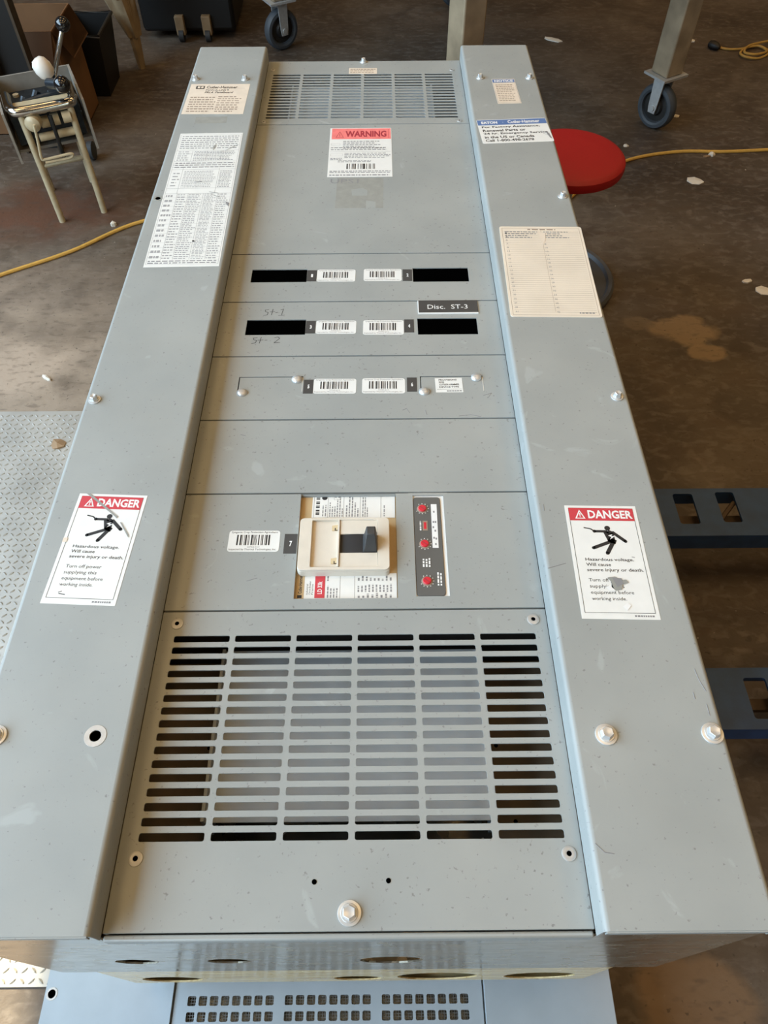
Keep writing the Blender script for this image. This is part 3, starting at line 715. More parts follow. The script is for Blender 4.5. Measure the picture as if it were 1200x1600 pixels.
s.greek(.30, .45, .42, .97, 4, 'ink_soft', .8, .45, .1, 90); s.greek(.30, .05, .325, .3, 1, 'ink_soft', 1, .6, .1, 90)
for u in (.435, .58): s.line((u, 0), (u, 1), .0005, 'ink_soft')
s.greek(.60, .05, .96, .30, 9, 'ink_soft', .5, .45, .1, 90); s.greek(.60, .40, .96, .75, 10, 'ink_soft', .8, .45, .08, 90); s.greek(.60, .78, .96, .98, 8, 'ink_soft', .6, .45, .08, 90); s.done()

zk = ZC+.010
def kx(px, py, z=zk): return atz(px, py, z)
a0, a1 = kx(469, 809), kx(609.5, 890)
cx0, cx1, cy0, cy1 = a0.x, a1.x, a1.y, a0.y
cw, ch = cx1-cx0, cy1-cy0
col = MB()
tx0, tx1, ty0, ty1 = cx0+.14*cw, cx0+.87*cw, cy0+.06*ch, cy1-.045*ch
sl = (cx0+.455*cw, cx0+.862*cw, cy0+.325*ch, cy0+.685*ch)
col.prism(rrect(cx0, cx1, cy0, cy1, .0065, 5), zb, zk-.0045, 0)
v, f = holed(rrect(cx0+.0006, cx1-.0006, cy0+.0006, cy1-.0006, .0062, 5), [rrect(tx0, tx1, ty0, ty1, .002, 3)], zk-.0045, zk)
col.add(v, f)
part('breaker_collar', col, 'beige', pb, 'cream moulded collar around the breaker handle', bevel=.0008)
tr = MB()
v, f = holed([(sl[0]-.0005, ty0+.0002), (tx1-.0002, ty0+.0002), (tx1-.0002, ty1-.0002), (sl[0]-.0005, ty1-.0002)], [rrect(sl[0], sl[1], sl[2], sl[3], .0008, 2)], zk-.004, zk-.0012); tr.add(v, f)
tr.box(sl[0]-.0035, sl[0]-.0008, ty0+.0002, ty1-.0002, zk-.0045, zk+.0004)
part('handle_tray', tr, 'beige', pb, bevel=.0004)
for fy in (.82, .19):
    yy = cy0+fy*ch; xx = cx0+.36*cw
    m = MB(); m.add([(xx, yy-.0045, zk-.0043), (xx+.010, yy-.0045, zk-.0043), (xx+.010, yy+.0045, zk-.0043), (xx, yy+.0045, zk-.0043), (xx+.010, yy-.003, zk-.0015), (xx+.010, yy+.0045, zk-.0015)], [(0, 1, 4), (3, 5, 2), (0, 4, 5, 3), (1, 2, 5, 4), (0, 3, 2, 1)])
    part('lock_notch', m, 'beige_dark', pb, sm=False)
    part('lock_notch', MB().box(xx+.004, xx+.009, yy-.0042, yy-.0004, zk-.0043, zk-.0028), 'ink', pb, sm=False)
sv = MB(); n_ = 12
prof = [(sl[0]+(sl[1]-sl[0])*k/n_, zk-.0042+.0026*math.sin(PI*k/n_)) for k in range(n_+1)]
sv.add([(x, sl[2], z) for x, z in prof]+[(x, sl[3], z) for x, z in prof], [(i, i+1, n_+2+i, n_+1+i) for i in range(n_)])
part('handle_slide', sv, 'black_gloss' if False else 'ink', pb)
hx = cx0+.795*cw; hw = .060*cw; hy0, hy1 = sl[2]+.001, sl[3]-.001; hm = (hy0+hy1)/2
hd = MB(); h0, h1 = zk-.003, zk+.026
hd.add([(hx-hw*1.5, hy0, h0), (hx+hw*1.1, hy0, h0), (hx+hw*1.1, hy1, h0), (hx-hw*1.5, hy1, h0), (hx-hw*.75, hm-.004, h1), (hx+hw*.85, hm-.004, h1), (hx+hw*.85, hm+.009, h1), (hx-hw*.75, hm+.009, h1),
        (hx-hw*1.2, hy0+.002, zk+.006), (hx+hw*1.1, hy0+.002, zk+.006), (hx+hw*1.1, hy1-.002, zk+.006), (hx-hw*1.2, hy1-.002, zk+.006)],
       [(0, 3, 2, 1), (0, 1, 9, 8), (1, 2, 10, 9), (2, 3, 11, 10), (3, 0, 8, 11), (8, 9, 5, 4), (9, 10, 6, 5), (10, 11, 7, 6), (11, 8, 4, 7), (4, 5, 6, 7)])
part('breaker_handle', hd, 'handle', pb, 'dark grey toggle handle thrown to the right', bevel=.0012)

# ---- trip unit with red dials
part('trip_unit_case', MB().box(trp[0]-.006, trp[1]+.006, trp[2]-.006, trp[3]+.006, ZC-.03, ZC-.0022), 'white_print', pb)
zt = ZC-.0006
tw, th_ = trp[1]-trp[0], trp[3]-trp[2]
tp = MB(); tp.prism(rrect(trp[0]+.0006, trp[1]-.0050, trp[2]+.0010, trp[3]-.0026, .0045, 4), ZC-.008, zt, .0006)
part('trip_unit_panel', tp, 'trip_grey', pb, 'dark grey settings panel with three red dials')
for px, py in ((659.6, 795), (663.5, 850), (667.3, 908)):
    p = atz(px, py, zt); m = MB(); m.lathe([(.0075, 0), (.0070, .0003)], (p.x, p.y, zt), 20); g = part('dial_ring', m, 'ink_brown', pb)
    m = MB(); m.lathe([(.0056, .0003), (.0056, .0020), (.0050, .0026)], (p.x, p.y, zt), 20); d = part('dial', m, 'dial_red', pb)
    m = MB(); a = math.radians(-40); c, s_ = math.cos(a)*.0046, math.sin(a)*.0046; e = Vector((-math.sin(a), math.cos(a), 0))*.0008
    q = Vector((p.x, p.y, zt+.0027)); u = Vector((c, s_, 0)); m.add([q-u-e, q+u-e, q+u+e, q-u+e], [(0, 1, 2, 3)]); part('dial_slot', m, 'warn_ink', d, sm=False)
    m = MB()
    for k in range(10):
        a = math.radians(-150+k*30); q = Vector((p.x+.0088*math.cos(a), p.y+.0088*math.sin(a), zt+.0002)); m.lathe([(.0007, 0), (.0007, .0002)], q, 6)
    part('dial_marks', m, 'white_print', pb)
s = Sticker('trip_scale_label', [(672, 788), (681, 788), (686.5, 856), (677, 856)], zt, 'white_print', th=.0003)
for u, v in ((.5, .18), (.35, .42), (.7, .42), (.3, .54), (.6, .62), (.35, .78), (.7, .80), (.6, .92)): s.rect(u-.16, v-.022, u+.1, v+.022, 'ink_soft')
s.done()
s = Sticker('trip_window', [(660, 814), (668, 814), (668.5, 829), (660.5, 829)], zt, 'ink_brown', th=.0004); s.rect(.25, .15, .75, .85, 'dial_red'); s.done()
s = Sticker('trip_text', [(659, 872), (673, 872), (674, 886), (660, 886)], zt, 'trip_grey', th=.0002); s.greek(0, 0, 1, 1, 3, 'white_print', .9, .55, .3, 90); s.done()
s = Sticker('trip_text', [(682, 893), (691, 893), (692, 915), (683, 915)], zt, 'trip_grey', th=.0002); s.greek(0, 0, 1, 1, 2, 'white_print', .9, .55, .2, 90); s.done()
s = Sticker('trip_text', [(655, 814), (658.5, 814), (659, 829), (655.5, 829)], zt, 'trip_grey', th=.0002); s.greek(0, 0, 1, 1, 1, 'white_print', 1, .7, .2, 90); s.done()

# ------------------------------------------------------------------ galvanised box under it
gb = thing('galvanised_box', 'battered galvanised box with knock-out holes under the panelboard', 'box', (.41, 1.0, .18))
g0, g1, gy0, gy1 = .046, .772, .004, 1.90
kh2 = end_holes([(248, 337, 1538), (527, 597, 1536), (610, 749, 1530), (783, 888, 1527.5)], gy0)
v, f = holed(rrect(g0, g1, .182, .396, .012, 3), [circ(x, max(z, .20+min(r, .06)), min(r, .062), 24) for x, z, r in kh2], -.001, .001)
m = MB(); m.add([(x, gy0+.001+z_, y) for x, y, z_ in v], f)
m.box(g0, g0+.002, gy0+.002, gy1, .182, .396); m.box(g1-.002, g1, gy0+.002, gy1, .182, .396); m.box(g0, g1, gy1-.002, gy1, .182, .396); m.box(g0+.002, g1-.002, gy0+.002, gy1-.002, .182, .184)
part('shell', m, 'galv_sunglow', gb, sm=False)
m = MB(); m.box(g0, g1, gy0, gy0+.03, .396, .3995); m.box(g0, g1, gy1-.03, gy1, .396, .3995); m.box(g0, g0+.03, gy0+.03, gy1-.03, .396, .3995); m.box(g1-.03, g1, gy0+.03, gy1-.03, .396, .3995)
part('flange', m, 'galv', gb, sm=False)

# ------------------------------------------------------------------ second cabinet at the photographer's feet
ZK = .14
c2 = thing('vented_cabinet', 'pale blue-grey cabinet with square vent holes lying in front of the panelboard', 'electrical panel', (.36, -.55, 0))
k0, k1, ky0, ky1 = atz(62, 1590, ZK).x, atz(963, 1590, ZK).x, -1.15, .055
i0, i1 = atz(270, 1570, ZK).x, atz(756, 1570, ZK).x
part('body', MB().box(k0+.006, k1-.006, ky0+.005, ky1-.005, 0, .10), 'galv', c2, sm=False)
hk = atz(81, 1553, ZK)
m = MB(); m.add(*holed([(k0, ky0), (i0-.002, ky0), (i0-.002, ky1), (k0, ky1)], [circ(hk.x, hk.y, .0062)], ZK-.002, ZK)); m.box(k0, k0+.002, ky0, ky1, .10, ZK-.002); m.box(i0-.004, i0-.002, ky0, ky1, .11, ZK-.002); m.box(k0+.002, i0-.004, ky1-.002, ky1, .10, ZK-.002)
part('side_trim', m, 'cab_blue', c2, sm=False, bevel=.001)
m = MB(); m.box(i1+.002, k1, ky0, ky1, ZK-.002, ZK); m.box(k1-.002, k1, ky0, ky1, .10, ZK-.002); m.box(i1+.002, i1+.004, ky0, ky1, .11, ZK-.002); m.box(i1+.004, k1-.002, ky1-.002, ky1, .10, ZK-.002)
part('side_trim', m, 'cab_blue', c2, sm=False, bevel=.001)
ring3 = MB(); ring3.lathe([(.0095, 0), (.0093, .0006), (.0064, .0006), (.0062, 0)], n=24); r3 = ring3.mesh('hole_ring', M['zinc_dull']); inst('hole_ring', r3, c2, (hk.x, hk.y, ZK))
# plate with three blocks of square holes, eight across
hz = ZK-.004
def hp(px, py): return atz(px, py, hz)
hs = []
for (ua, ub, yrow) in ((291, 426, 1582), (444.5, 579, 1571.5), (596.5, 731.5, 1560)):
    A, B = hp(ua, yrow), hp(ub, yrow); pit = (B.x-A.x)/7.72; hw_ = pit*.74
    yt = hp((ua+ub)/2, yrow-7).y if False else A.y
    for i in range(8):
        for j in range(-1, 30):
            X = A.x+i*pit; Y = hp(660, 1553).y - j*pit*1.20
            if j < 0: continue
            hs.append(rrect(X, X+hw_, Y-hw_, Y, .0022, 2))
m = MB(); m.add(*holed([(i0+.001, ky0), (i1-.001, ky0), (i1-.001, ky1-.012), (i0+.001, ky1-.012)], hs, hz-.002, hz))
part('vent_plate', m, 'cab_blue', c2, sm=False)
m = MB(); st = .0042
xx = i0+.02
while xx < i1-.02: m.box(xx, xx+.0008, -.35, .03, hz-.0052, hz-.0046); xx += st
yy = -.35
while yy < .03: m.box(i0+.02, i1-.02, yy, yy+.0008, hz-.0046, hz-.0040); yy += st
o = part('wire_mesh', m, 'mesh', c2, sm=False); o['kind'] = 'stuff'

# ------------------------------------------------------------------ blue pallet jack whose forks carry the boxes
pj = thing('pallet_jack', 'blue pallet jack with slotted forks under the panelboard', 'pallet jack', (1.0, .72, 0))
FT = .1795
def slots(*r): return [rrect(a, b, c, d, .006, 3) for a, b, c, d in r]
f1 = (.878, 1.018, slots((1.160, 1.208, .912, 1.002), (1.264, 1.309, .916, 1.006), (1.43, 1.475, .916, 1.006)))
f2 = (.416, .546, slots((1.190, 1.236, .437, .524), (1.30, 1.346, .437, .524)))
for y0, y1, hs_ in (f1, f2):
    m = MB(); m.add(*holed([(.35, y0+.02), (.42, y0), (1.62, y0), (1.62, y1), (.42, y1), (.35, y1-.02)], hs_, FT-.006, FT))
    m.box(.42, 1.62, y0, y0+.006, FT-.055, FT-.006); m.box(.42, 1.62, y1-.006, y1, FT-.055, FT-.006)
    part('fork', m, 'jack_blue', pj, sm=False, bevel=.0015)
    yc = (y0+y1)/2
    m = MB(); m.box(.50, 1.6, yc-.012, yc+.012, FT-.05, FT-.035)
    for xx in ((1.30,) if y0 > .6 else ()): m.tube([(xx-.05, yc-.03, FT-.03), (xx+.01, yc+.035, FT-.012)], .006, 8)
    part('link_rod', m, 'jack_inner', pj)
    m = MB(); m.lathe([(.035, -.035), (.038, -.03), (.038, .03), (.035, .035)], (.55, yc, .038), 20, Matrix.Rotation(PI/2, 3, 'X')); part('load_wheel', m, 'rubber', pj)
    part('wheel_link', MB().box(.54, .56, yc-.045, yc-.038, .038, FT-.007).box(.54, .56, yc+.038, yc+.045, .038, FT-.007), 'jack_inner', pj, sm=False)
m = MB(); m.box(1.62, 1.70, .416, 1.018, FT-.055, FT+.02); m.prism([(1.70, .58), (1.80, .66), (1.80, .78), (1.70, .86)], FT-.05, FT+.16)
part('cross_frame', m, 'jack_blue', pj, bevel=.004)
m = MB(); m.lathe([(.08, -.045), (.085, -.04), (.085, .04), (.08, .045)], (1.86, .72, .085), 24, Matrix.Rotation(PI/2, 3, 'X')); m.tube([(1.86, .72, .085), (1.83, .72, .30)], .025, 12); part('steer_wheel', m, 'rubber', pj)
m = MB(); m.tube([(1.84, .72, .30), (1.98, .72, 1.12)], .02, 12); m.tube([(1.98, .62, 1.12), (2.0, .6, 1.2), (2.0, .84, 1.2), (1.98, .82, 1.12)], .012, 10, True); part('pull_handle', m, 'jack_blue', pj)

# ------------------------------------------------------------------ red stool
sx_, sy_, sz_ = 1.030, 2.085, .455
stl = thing('stool', 'round stool with red padded seat and dark disc base', 'stool', (sx_, sy_, 0))
m = MB(); R_ = .166
m.lathe([(R_-.012, -.040), (R_-.002, -.034), (R_, -.022), (R_-.002, -.010), (R_-.010, -.002), (R_-.022, .001), (R_*.5, .003), (1e-7, .004)], (sx_, sy_, sz_), 64); part('seat', m, 'seat_red', stl)
m = MB(); m.lathe([(.02, .02), (.022, .04), (.022, .30), (.03, .30), (.03, .415)], (sx_, sy_, 0), 20); part('post', m, 'chrome', stl)
m = MB(); m.lathe([(.226, .0), (.234, .008), (.234, .020), (.226, .028), (.214, .026), (.208, .014), (.12, .018), (.04, .03), (.026, .05)], (sx_, sy_, 0), 56); part('base', m, 'base_grey', stl)

# ------------------------------------------------------------------ rolling table (its legs and casters show behind)
tA, tB = Vector((.745, 2.65, 0)), Vector((1.645, 3.17, 0))
ex = (tB-tA).normalized(); ey = Vector((-ex.y, ex.x, 0)); tC = Vector((-.05, 3.975, 0)); dC = (tC-tA).dot(ey)
tC = tA+ey*dC; tD = tB+ey*dC
tb = thing('rolling_table', 'steel worktable on rubber casters behind the panelboard', 'table', tuple((tA+tD)/2))
rz = math.atan2(ex.y, ex.x)
def obox(m, c, dx, dy, z0, z1, a):
    ca, sa = math.cos(a), math.sin(a)
    pts = [(-dx, -dy), (dx, -dy), (dx, dy), (-dx, dy)]; vv = [(c[0]+x*ca-y*sa, c[1]+x*sa+y*ca, z) for z in (z0, z1) for x, y in pts]
    return m.add(vv, [(0, 3, 2, 1), (4, 5, 6, 7), (0, 1, 5, 4), (1, 2, 6, 5), (2, 3, 7, 6), (3, 0, 4, 7)])
for p, wa in ((tA, .2), (tB, -.90), (tC, .65), (tD, .5)):
    m = MB(); obox(m, p, .045, .045, .222, .86, rz); part('leg', m, 'steel_leg', tb, bevel=.006)
    m = MB(); obox(m, p, .066, .060, .213, .222, rz)
    for s_ in (-1, 1):
        o_ = Vector((math.sin(wa), -math.cos(wa), 0))*.032*s_
        t_ = Vector((math.cos(wa), math.sin(wa), 0)); nn = o_.normalized()*.003
        ql = [p+o_+t_*x+Vector((0, 0, z)) for x, z in ((-.016, .070), (.016, .070), (.020, .092), (.026, .213), (-.026, .213), (-.020, .092))]
        m.add([q-nn for q in ql]+[q+nn for q in ql], [(0, 1, 2, 3, 4, 5), (11, 10, 9, 8, 7, 6)]+[(i, (i+1) % 6, 6+(i+1) % 6, 6+i) for i in range(6)])
    m.lathe([(.035, .195), (.045, .213)], p, 18)
    ax = Matrix.Rotation(wa, 3, 'Z') @ Matrix.Rotation(PI/2, 3, 'X')
    m.lathe([(.012, -.040), (.012, .040)], p+Vector((0, 0, .0895)), 12, ax)
    cs = part('caster', m, 'zinc_dull', tb)
    m = MB(); m.lathe([(.062, -.020), (.070, -.024), (.082, -.022), (.0885, -.012), (.0895, 0), (.0885, .012), (.082, .022), (.070, .024), (.062, .020), (.058, .008), (.058, -.008), (.062, -.020)], p+Vector((0, 0, .0895)), 40, ax); part('wheel', m, 'rubber_light', cs)
    m = MB(); m.lathe([(.018, -.024), (.030, -.022), (.036, -.010), (.060, -.008), (.060, .008), (.036, .010), (.030, .022), (.018, .024)], p+Vector((0, 0, .0895)), 30, ax); part('hub', m, 'dark_steel', cs)
ctr = (tA+tD)/2; hx_, hy_ = (tB-tA).length/2, dC/2
m = MB(); obox(m, ctr, hx_+.06, hy_+.06, .86, .90, rz); part('table_top', m, 'table_metal', tb)
for a, b in ((tA, tB), (tC, tD), (tA, tC), (tB, tD)):
    m = MB(); mid = (a+b)/2; d = b-a; obox(m, mid, d.length/2-.05, .02, .78, .86, math.atan2(d.y, d.x)); part('rail', m, 'table_metal', tb)

# ------------------------------------------------------------------ cords
def cr(pts, n=8):
    P_ = [Vector(p) for p in pts]; P_ = [2*P_[0]-P_[1]]+P_+[2*P_[-1]-P_[-2]]; out = []
    for i in range(1, len(P_)-2):
        for k in range(n):
            t = k/n; a, b, c, d = P_[i-1:i+3]
            out.append(.5*((2*b)+(c-a)*t+(2*a-5*b+4*c-d)*t*t+(3*b-a-3*c+d)*t**3))
    return out+[P_[-2]]
def fl(px, py, z=.006): return atz(px, py, z)
o = part('extension_cord', MB().tube(cr([fl(-220, 520), fl(-90, 465), fl(0, 430), fl(110, 393), fl(222, 346), (-.1, 2.56, .006), (.4, 2.50, .006), (.85, 2.44, .006), fl(875, 318), fl(925, 277), fl(985, 249), fl(1060, 237), fl(1130, 237), fl(1200, 234), fl(1300, 229)]), .0068, 8), 'cord_yellow')
tag(base_origin(o), 'yellow extension cord running across the floor past the panelboard', 'cord')
lc = thing('plug_lead', 'coiled tan lead with a black plug on the floor', 'cord', tuple(fl(1150, 75, 0)))
pts = [fl(1122, 74), fl(1140, 77), fl(1160, 76), fl(1180, 71), fl(1196, 76), fl(1200, 84), fl(1185, 91), fl(1165, 91), fl(1156, 85), fl(1165, 77), fl(1185, 74), fl(1197, 82), fl(1180, 89), fl(1162, 86), fl(1168, 76), fl(1190, 70), fl(1215, 66), fl(1260, 62)]
part('cable', MB().tube(cr([Vector((p.x, p.y, .006+.006*(i > 6)+.006*(i > 11))) for i, p in enumerate(pts)]), .0055, 8), 'cord_tan', lc)
a, b = fl(1109, 68, .018), fl(1124, 75, .015); part('plug', MB().tube([a, a+(b-a)*.3, a+(b-a)*.7, b], [.016, .021, .019, .009], 12), 'bin_black', lc)

# ------------------------------------------------------------------ lever machine on its stand (upper left)
ls = thing('lever_machine', 'small chrome-framed lever machine on tubular legs with ball knobs', 'machine', (-.70, 2.62, 0))
L1, L2 = fl(98, 346, 0), fl(163, 331, 0)
t1, t2 = aty(32, 180, L1.y), aty(108, 163, L2.y)
for a, b in ((L1, t1), (L2, t2)): part('leg', MB().tube([a, b], .0115, 12), 'tan_paint', ls)
dirn = (L2-L1).normalized(); bk = Vector((-dirn.y, dirn.x, 0))
B1, B2 = L1+bk*.24, L2+bk*.24
for a, b in ((B1, t1), (B2, t2)):
    part('leg', MB().tube([a, Vector((a.x, a.y, b.z-.03))], .0105, 12), 'tan_paint', ls)
part('stretcher', MB().tube([B1+Vector((0, 0, .10)), B2+Vector((0, 0, .10))], .010, 10), 'tan_paint', ls)
zr = t1.z+.012; e0 = t1-dirn*.028; e1 = t2+dirn*.022
c0, c1 = Vector((e0.x, e0.y, zr)), Vector((e1.x, e1.y, zr)); dep = .13
ringp = [c0+bk*dep, c0+bk*.05, c0+bk*.02+dirn*.006, c0+dirn*.03-bk*.004, c1-dirn*.03-bk*.004, c1+bk*.02-dirn*.006, c1+bk*.05, c1+bk*dep]
part('tube_rim', MB().tube(cr(ringp, 6), .0165, 14), 'chrome', ls)
def quadbox(a, b, d0, d1, z0, z1):
    q = [a+bk*d0, b+bk*d0, b+bk*d1, a+bk*d1]; m = MB()
    return m.add([(p.x, p.y, z) for z in (z0, z1) for p in q], [(0, 3, 2, 1), (4, 5, 6, 7), (0, 1, 5, 4), (1, 2, 6, 5), (2, 3, 7, 6), (3, 0, 4, 7)])
part('deck', quadbox(c0+dirn*.012, c1-dirn*.012, .01, .075, zr-.012, zr-.002), 'tan_paint', ls)
hA, hB = c0-dirn*.03, c1+dirn*.03
hm_ = MB()
for (a, b, d0, d1) in ((hA, hA+dirn*.008, .0, .30), (hB-dirn*.008, hB, .0, .30), (hA+dirn*.008, hB-dirn*.008, .292, .30)):
    q = quadbox(a, b, d0, d1, zr-.17, zr+.0); hm_.add(q.v, q.f)
q = quadbox(hA, hB, .08, .30, zr-.17, zr-.16); hm_.add(q.v, q.f)
part('housing', hm_, 'housing', ls, sm=False)
mm = MB(); q = quadbox(hA+dirn*.02, hB-dirn*.02, .09, .28, zr-.15, zr-.05); mm.add(q.v, q.f)
for k in range(4):
    p = hA+dirn*(.06+.045*k)+bk*(.10+.03*(k % 2)); mm.tube([(p.x, p.y, zr-.05), (p.x+.02, p.y+.03, zr-.01)], .014, 10)
p = c0+dirn*.05+bk*.085; p2 = c1-dirn*.02+bk*.085; mm.tube([(p.x, p.y, zr-.01), (p2.x, p2.y, zr+.005)], .010, 10)
part('mechanism', mm, 'mech', ls)
lv0, lv1 = aty(84, 120, 2.66), aty(98, 38, 2.70)
part('lever', MB().tube([lv0-Vector((0, 0, .05)), lv0, lv1], [.012, .010, .0075], 12), 'chrome', ls)
part('ball_knob', MB().ball(lv1, .024), 'black_gloss', ls, 'glossy black ball on the long lever')
wk = aty(67, 106, 2.60); mw = MB(); mw.lathe([(1e-7, -.036), (.016, -.033), (.028, -.02), (.031, 0), (.027, .02), (.016, .031), (1e-7, .034)], wk, 20, Matrix.Rotation(-.5, 3, 'Y')); part('ball_knob', mw, 'white_knob', ls, 'egg-shaped white knob')
part('lever', MB().tube([wk+Vector((.02, .02, -.01)), lv0-Vector((0, 0, .03))], .006, 8), 'mech', ls)
lk = aty(97, 132, 2.52); part('ball_knob', MB().ball(lk, .027), 'black_gloss', ls, 'glossy black ball on the short lever')
part('lever', MB().tube([lk, aty(76, 130, 2.56)], .016, 12), 'mech', ls)
# bars, drums and crank below the rim
y_ = L1.y+.02
part('cross_bar', MB().tube([aty(62, 215, y_), aty(119, 203, y_+.05)], .0135, 12), 'tan_paint', ls)
for a, b in (((50, 196), (50, 180)),): pass
dm = MB(); cc = aty(52, 192, L1.y); dm.lathe([(.026, -.02), (.026, .012), (.018, .018), (.008, .020)], cc, 20, Matrix.Rotation(PI/2, 3, 'X')); part('crank_hub', dm, 'tan_paint', ls)
for px_, py_ in ((70, 190), (86, 186), (104, 182)):
    q = aty(px_, py_, y_+.03); part('roller', MB().tube([q-dirn*.014, q+dirn*.014], .019, 12), 'tan_paint', ls)
a, b, c, d = aty(53, 195, L1.y-.03), aty(66, 250, L1.y-.03), aty(112, 240, L1.y), aty(110, 246, L1.y)
part('crank', MB().tube(cr([a, (a+b)/2, b-Vector((0, 0, -.006)), b+(c-b)*.12, (b+c)/2, c, d, (b+d)/2-Vector((0, 0, .006)), b+Vector((.008, 0, -.010))], 5), .0048, 8), 'tan_paint', ls)
part('hanging_strap', MB().tube([aty(78, 180, y_), aty(90, 215, y_-.01), aty(100, 245, y_)], .007, 8), 'bin_black', ls)
wp = fl(143, 235, .035); part('wheel', MB().lathe([(.02, -.012), (.035, -.01), (.035, .01), (.02, .012)], wp, 20, Matrix.Rotation(PI/2, 3, 'Y')), 'rubber', ls)

# ------------------------------------------------------------------ dim things behind it
sc_ = thing('steel_channel', 'upright dark steel channel with bright edges behind the lever machine', 'channel', (-.96, 3.0, 0))
m = MB(); m.box(-1.030, -.895, 3.025, 3.03, 0, 1.05); part('web', m, 'bin_black', sc_, sm=False)
part('flange', MB().box(-1.036, -1.026, 2.98, 3.03, 0, 1.05), 'channel', sc_, sm=False); part('flange', MB().box(-.899, -.889, 2.98, 3.03, 0, 1.05), 'channel', sc_, sm=False)
cb = thing('cardboard_box', 'open brown cardboard box on the floor behind the lever machine', 'box', (-.98, 3.5, 0))
bx0, bx1, by0, by1, bz = -1.27, -.83, 3.14, 3.42, .40
m = MB(); m.box(bx0, bx1, by0, by0+.005, 0, bz); m.box(bx0, bx1, by1-.005, by1, 0, bz); m.box(bx0, bx0+.005, by0+.005, by1-.005, 0, bz); m.box(bx1-.005, bx1, by0+.005, by1-.005, 0, bz); m.box(bx0, bx1, by0, by1, 0, .004)
part('walls', m, 'cardboard', cb, sm=False)
m = MB(); m.add([(bx1, by0, bz), (bx1, by1, bz), (bx1+.05, by1-.02, bz-.10), (bx1+.05, by0+.02, bz-.10)], [(0, 1, 2, 3)]); m.add([(bx1+.002, by0, bz-.004), (bx1+.002, by1, bz-.004), (bx1+.052, by1-.02, bz-.104), (bx1+.052, by0+.02, bz-.104)], [(3, 2, 1, 0)]); part('flap', m, 'cardboard_dark', cb, sm=False)
m = MB(); m.add([(bx0, by0-.004, bz), (bx1, by0-.004, bz), (bx1-.03, by0-.04, bz-.16), (bx0+.03, by0-.04, bz-.16)], [(0, 1, 2, 3)]); m.add([(bx0, by0-.001, bz), (bx1, by0-.001, bz), (bx1-.03, by0-.037, bz-.16), (bx0+.03, by0-.037, bz-.16)], [(3, 2, 1, 0)]); part('flap', m, 'cardboard_dark', cb, sm=False)
bn = thing('black_bin', 'black open plastic bin on the floor right of the cardboard box', 'bin', (-.845, 3.59, 0))
m = MB()
def taper(m, x0, x1, y0, y1, z0, z1, k):
    return m.add([(x0+k, y0+k, z0), (x1-k, y0+k, z0), (x1-k, y1-k, z0), (x0+k, y1-k, z0), (x0, y0, z1), (x1, y0, z1), (x1, y1, z1), (x0, y1, z1)], [(0, 3, 2, 1), (0, 1, 5, 4), (1, 2, 6, 5), (2, 3, 7, 6), (3, 0, 4, 7)])
nx0, nx1, ny0, ny1 = -.93, -.76, 3.46, 3.72
taper(m, nx0, nx1, ny0, ny1, 0, .26, .03); taper(m, nx0+.006, nx1-.006, ny0+.006, ny1-.006, .006, .26, .03); part('tub', m, 'bin_black', bn, sm=False)
m = MB(); m.tube([(nx0, ny0, .26), (nx1, ny0, .26), (nx1, ny1, .26), (nx0, ny1, .26)], .008, 8, True); part('rim', m, 'dark_steel', bn)
pl = thing('wrapped_post', 'pale tapering wooden post with plastic wrapped around its top', 'post', tuple(fl(222, 106, 0)))
pb_ = fl(222, 106, 0)
m = MB(); m.tube([pb_, pb_+Vector((0, 0, .12)), pb_+Vector((-.005, .01, .75))], [.018, .026, .045], 8); part('post', m, 'wood_pale', pl)
m = MB(); n = 22; vv = []
for k in range(12):
    z = .14+k*.055; r0 = .030+.012*k
    for i in range(n): a = 2*PI*i/n; r = r0*(1+.16*math.sin(5*a+k*.6)+.07*math.sin(9*a-k)); vv.append(pb_+Vector((r*math.cos(a)-.010*k, r*math.sin(a)+.004*k, z)))
m.add(vv, [(k*n+i, k*n+(i+1) % n, (k+1)*n+(i+1) % n, (k+1)*n+i) for k in range(11) for i in range(n)]); part('plastic_wrap', m, 'wood_pale', pl)
bc = thing('black_cart', 'black equipment cart with two pale uprights near the top edge', 'cart', (-.46, 4.3, 0))
m = MB(); m.box(-.74, -.27, 4.10, 4.62, .035, .75); part('body', m, 'bin_black', bc, bevel=.02)
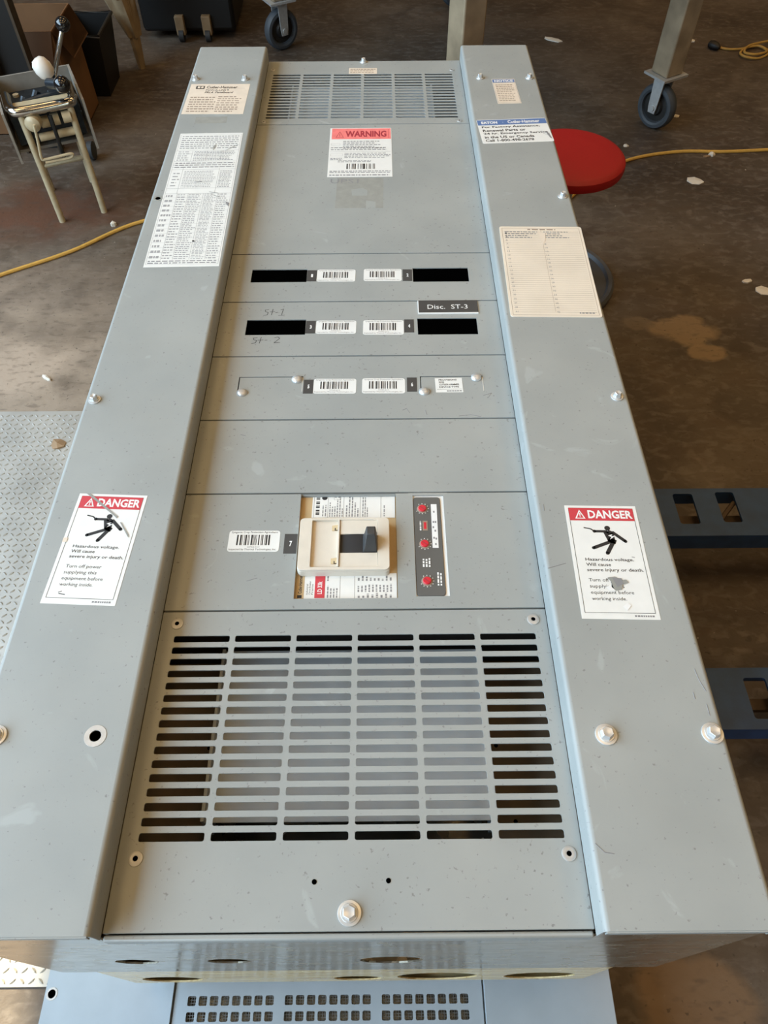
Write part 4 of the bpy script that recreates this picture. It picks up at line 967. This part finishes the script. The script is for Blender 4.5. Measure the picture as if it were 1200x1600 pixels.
for px_ in (286, 327):
    q = fl(px_, 66, 0); m = MB(); m.box(q.x-.022, q.x+.022, q.y, q.y+.035, .03, .115); part('upright', m, 'wood_pale', bc, bevel=.003)
    m = MB(); m.lathe([(.012, -.012), (.028, -.012), (.028, .012), (.012, .012)], (q.x, q.y+.01, .028), 18, Matrix.Rotation(PI/2, 3, 'Y')); part('wheel', m, 'rubber', bc)

# ------------------------------------------------------------------ litter on the floor
def scrap(px, py, w_, h_, a, mat, label, lift=.004):
    p = fl(px, py, 0); m = MB(); rnd = random.Random(int(px*3+py)); n = 7; top = []
    for i in range(n):
        t = 2*PI*i/n; r = .75+.4*rnd.random(); x, y = w_*r*math.cos(t), h_*r*math.sin(t); top.append((p.x+x*math.cos(a)-y*math.sin(a), p.y+x*math.sin(a)+y*math.cos(a), .0015+lift*rnd.random()))
    c = (p.x, p.y, lift+.002)
    m.add(top+[c]+[(x, y, 0) for x, y, z in top], [(i, (i+1) % n, n) for i in range(n)]+[(n+1+i, n+1+(i+1) % n, (i+1) % n, i) for i in range(n)]+[tuple(range(n+1, 2*n+1))[::-1]])
    o = part('floor_scrap', m, mat, sm=False); tag(base_origin(o), label, 'scrap', 'litter on the floor')
scrap(863, 62, .055, .022, -.5, 'paper', 'torn pale paper scrap left of the far table leg')
scrap(1077, 64, .030, .022, .1, 'paper', 'small pale paper scrap just left of the black plug')
scrap(1056, 182, .017, .013, .2, 'paper', 'tiny white crumb beside the right caster')
scrap(1112, 242, .016, .014, .2, 'paper', 'white crumb just below the yellow cord at right', .012)
scrap(1104, 245, .020, .006, .2, 'leaf', 'thin tan sliver under the yellow cord at right')
scrap(1086, 283, .034, .028, -.4, 'paper', 'pale grey paper scrap right of the red stool')
scrap(978, 228, .014, .012, .4, 'paper', 'tiny white crumb touching the red stool seat edge')
scrap(1193, 455, .035, .022, -.3, 'paper', 'cream paper scrap at the right edge of the picture')
scrap(178, 352, .014, .013, 0, 'paper', 'white lump beside the yellow cord at left', .018)
scrap(73, 592, .024, .006, -.6, 'paper', 'white cigarette-like stick above the tread plate', .008)
scrap(92, 698, .022, .020, .5, 'leaf', 'crumpled brown leaf lying on the tread plate', .016)
scrap(1168, 440, .022, .010, .2, 'paper', 'thin white flake left of the cream paper scrap')
bpy.data.collections.remove(_tmp)
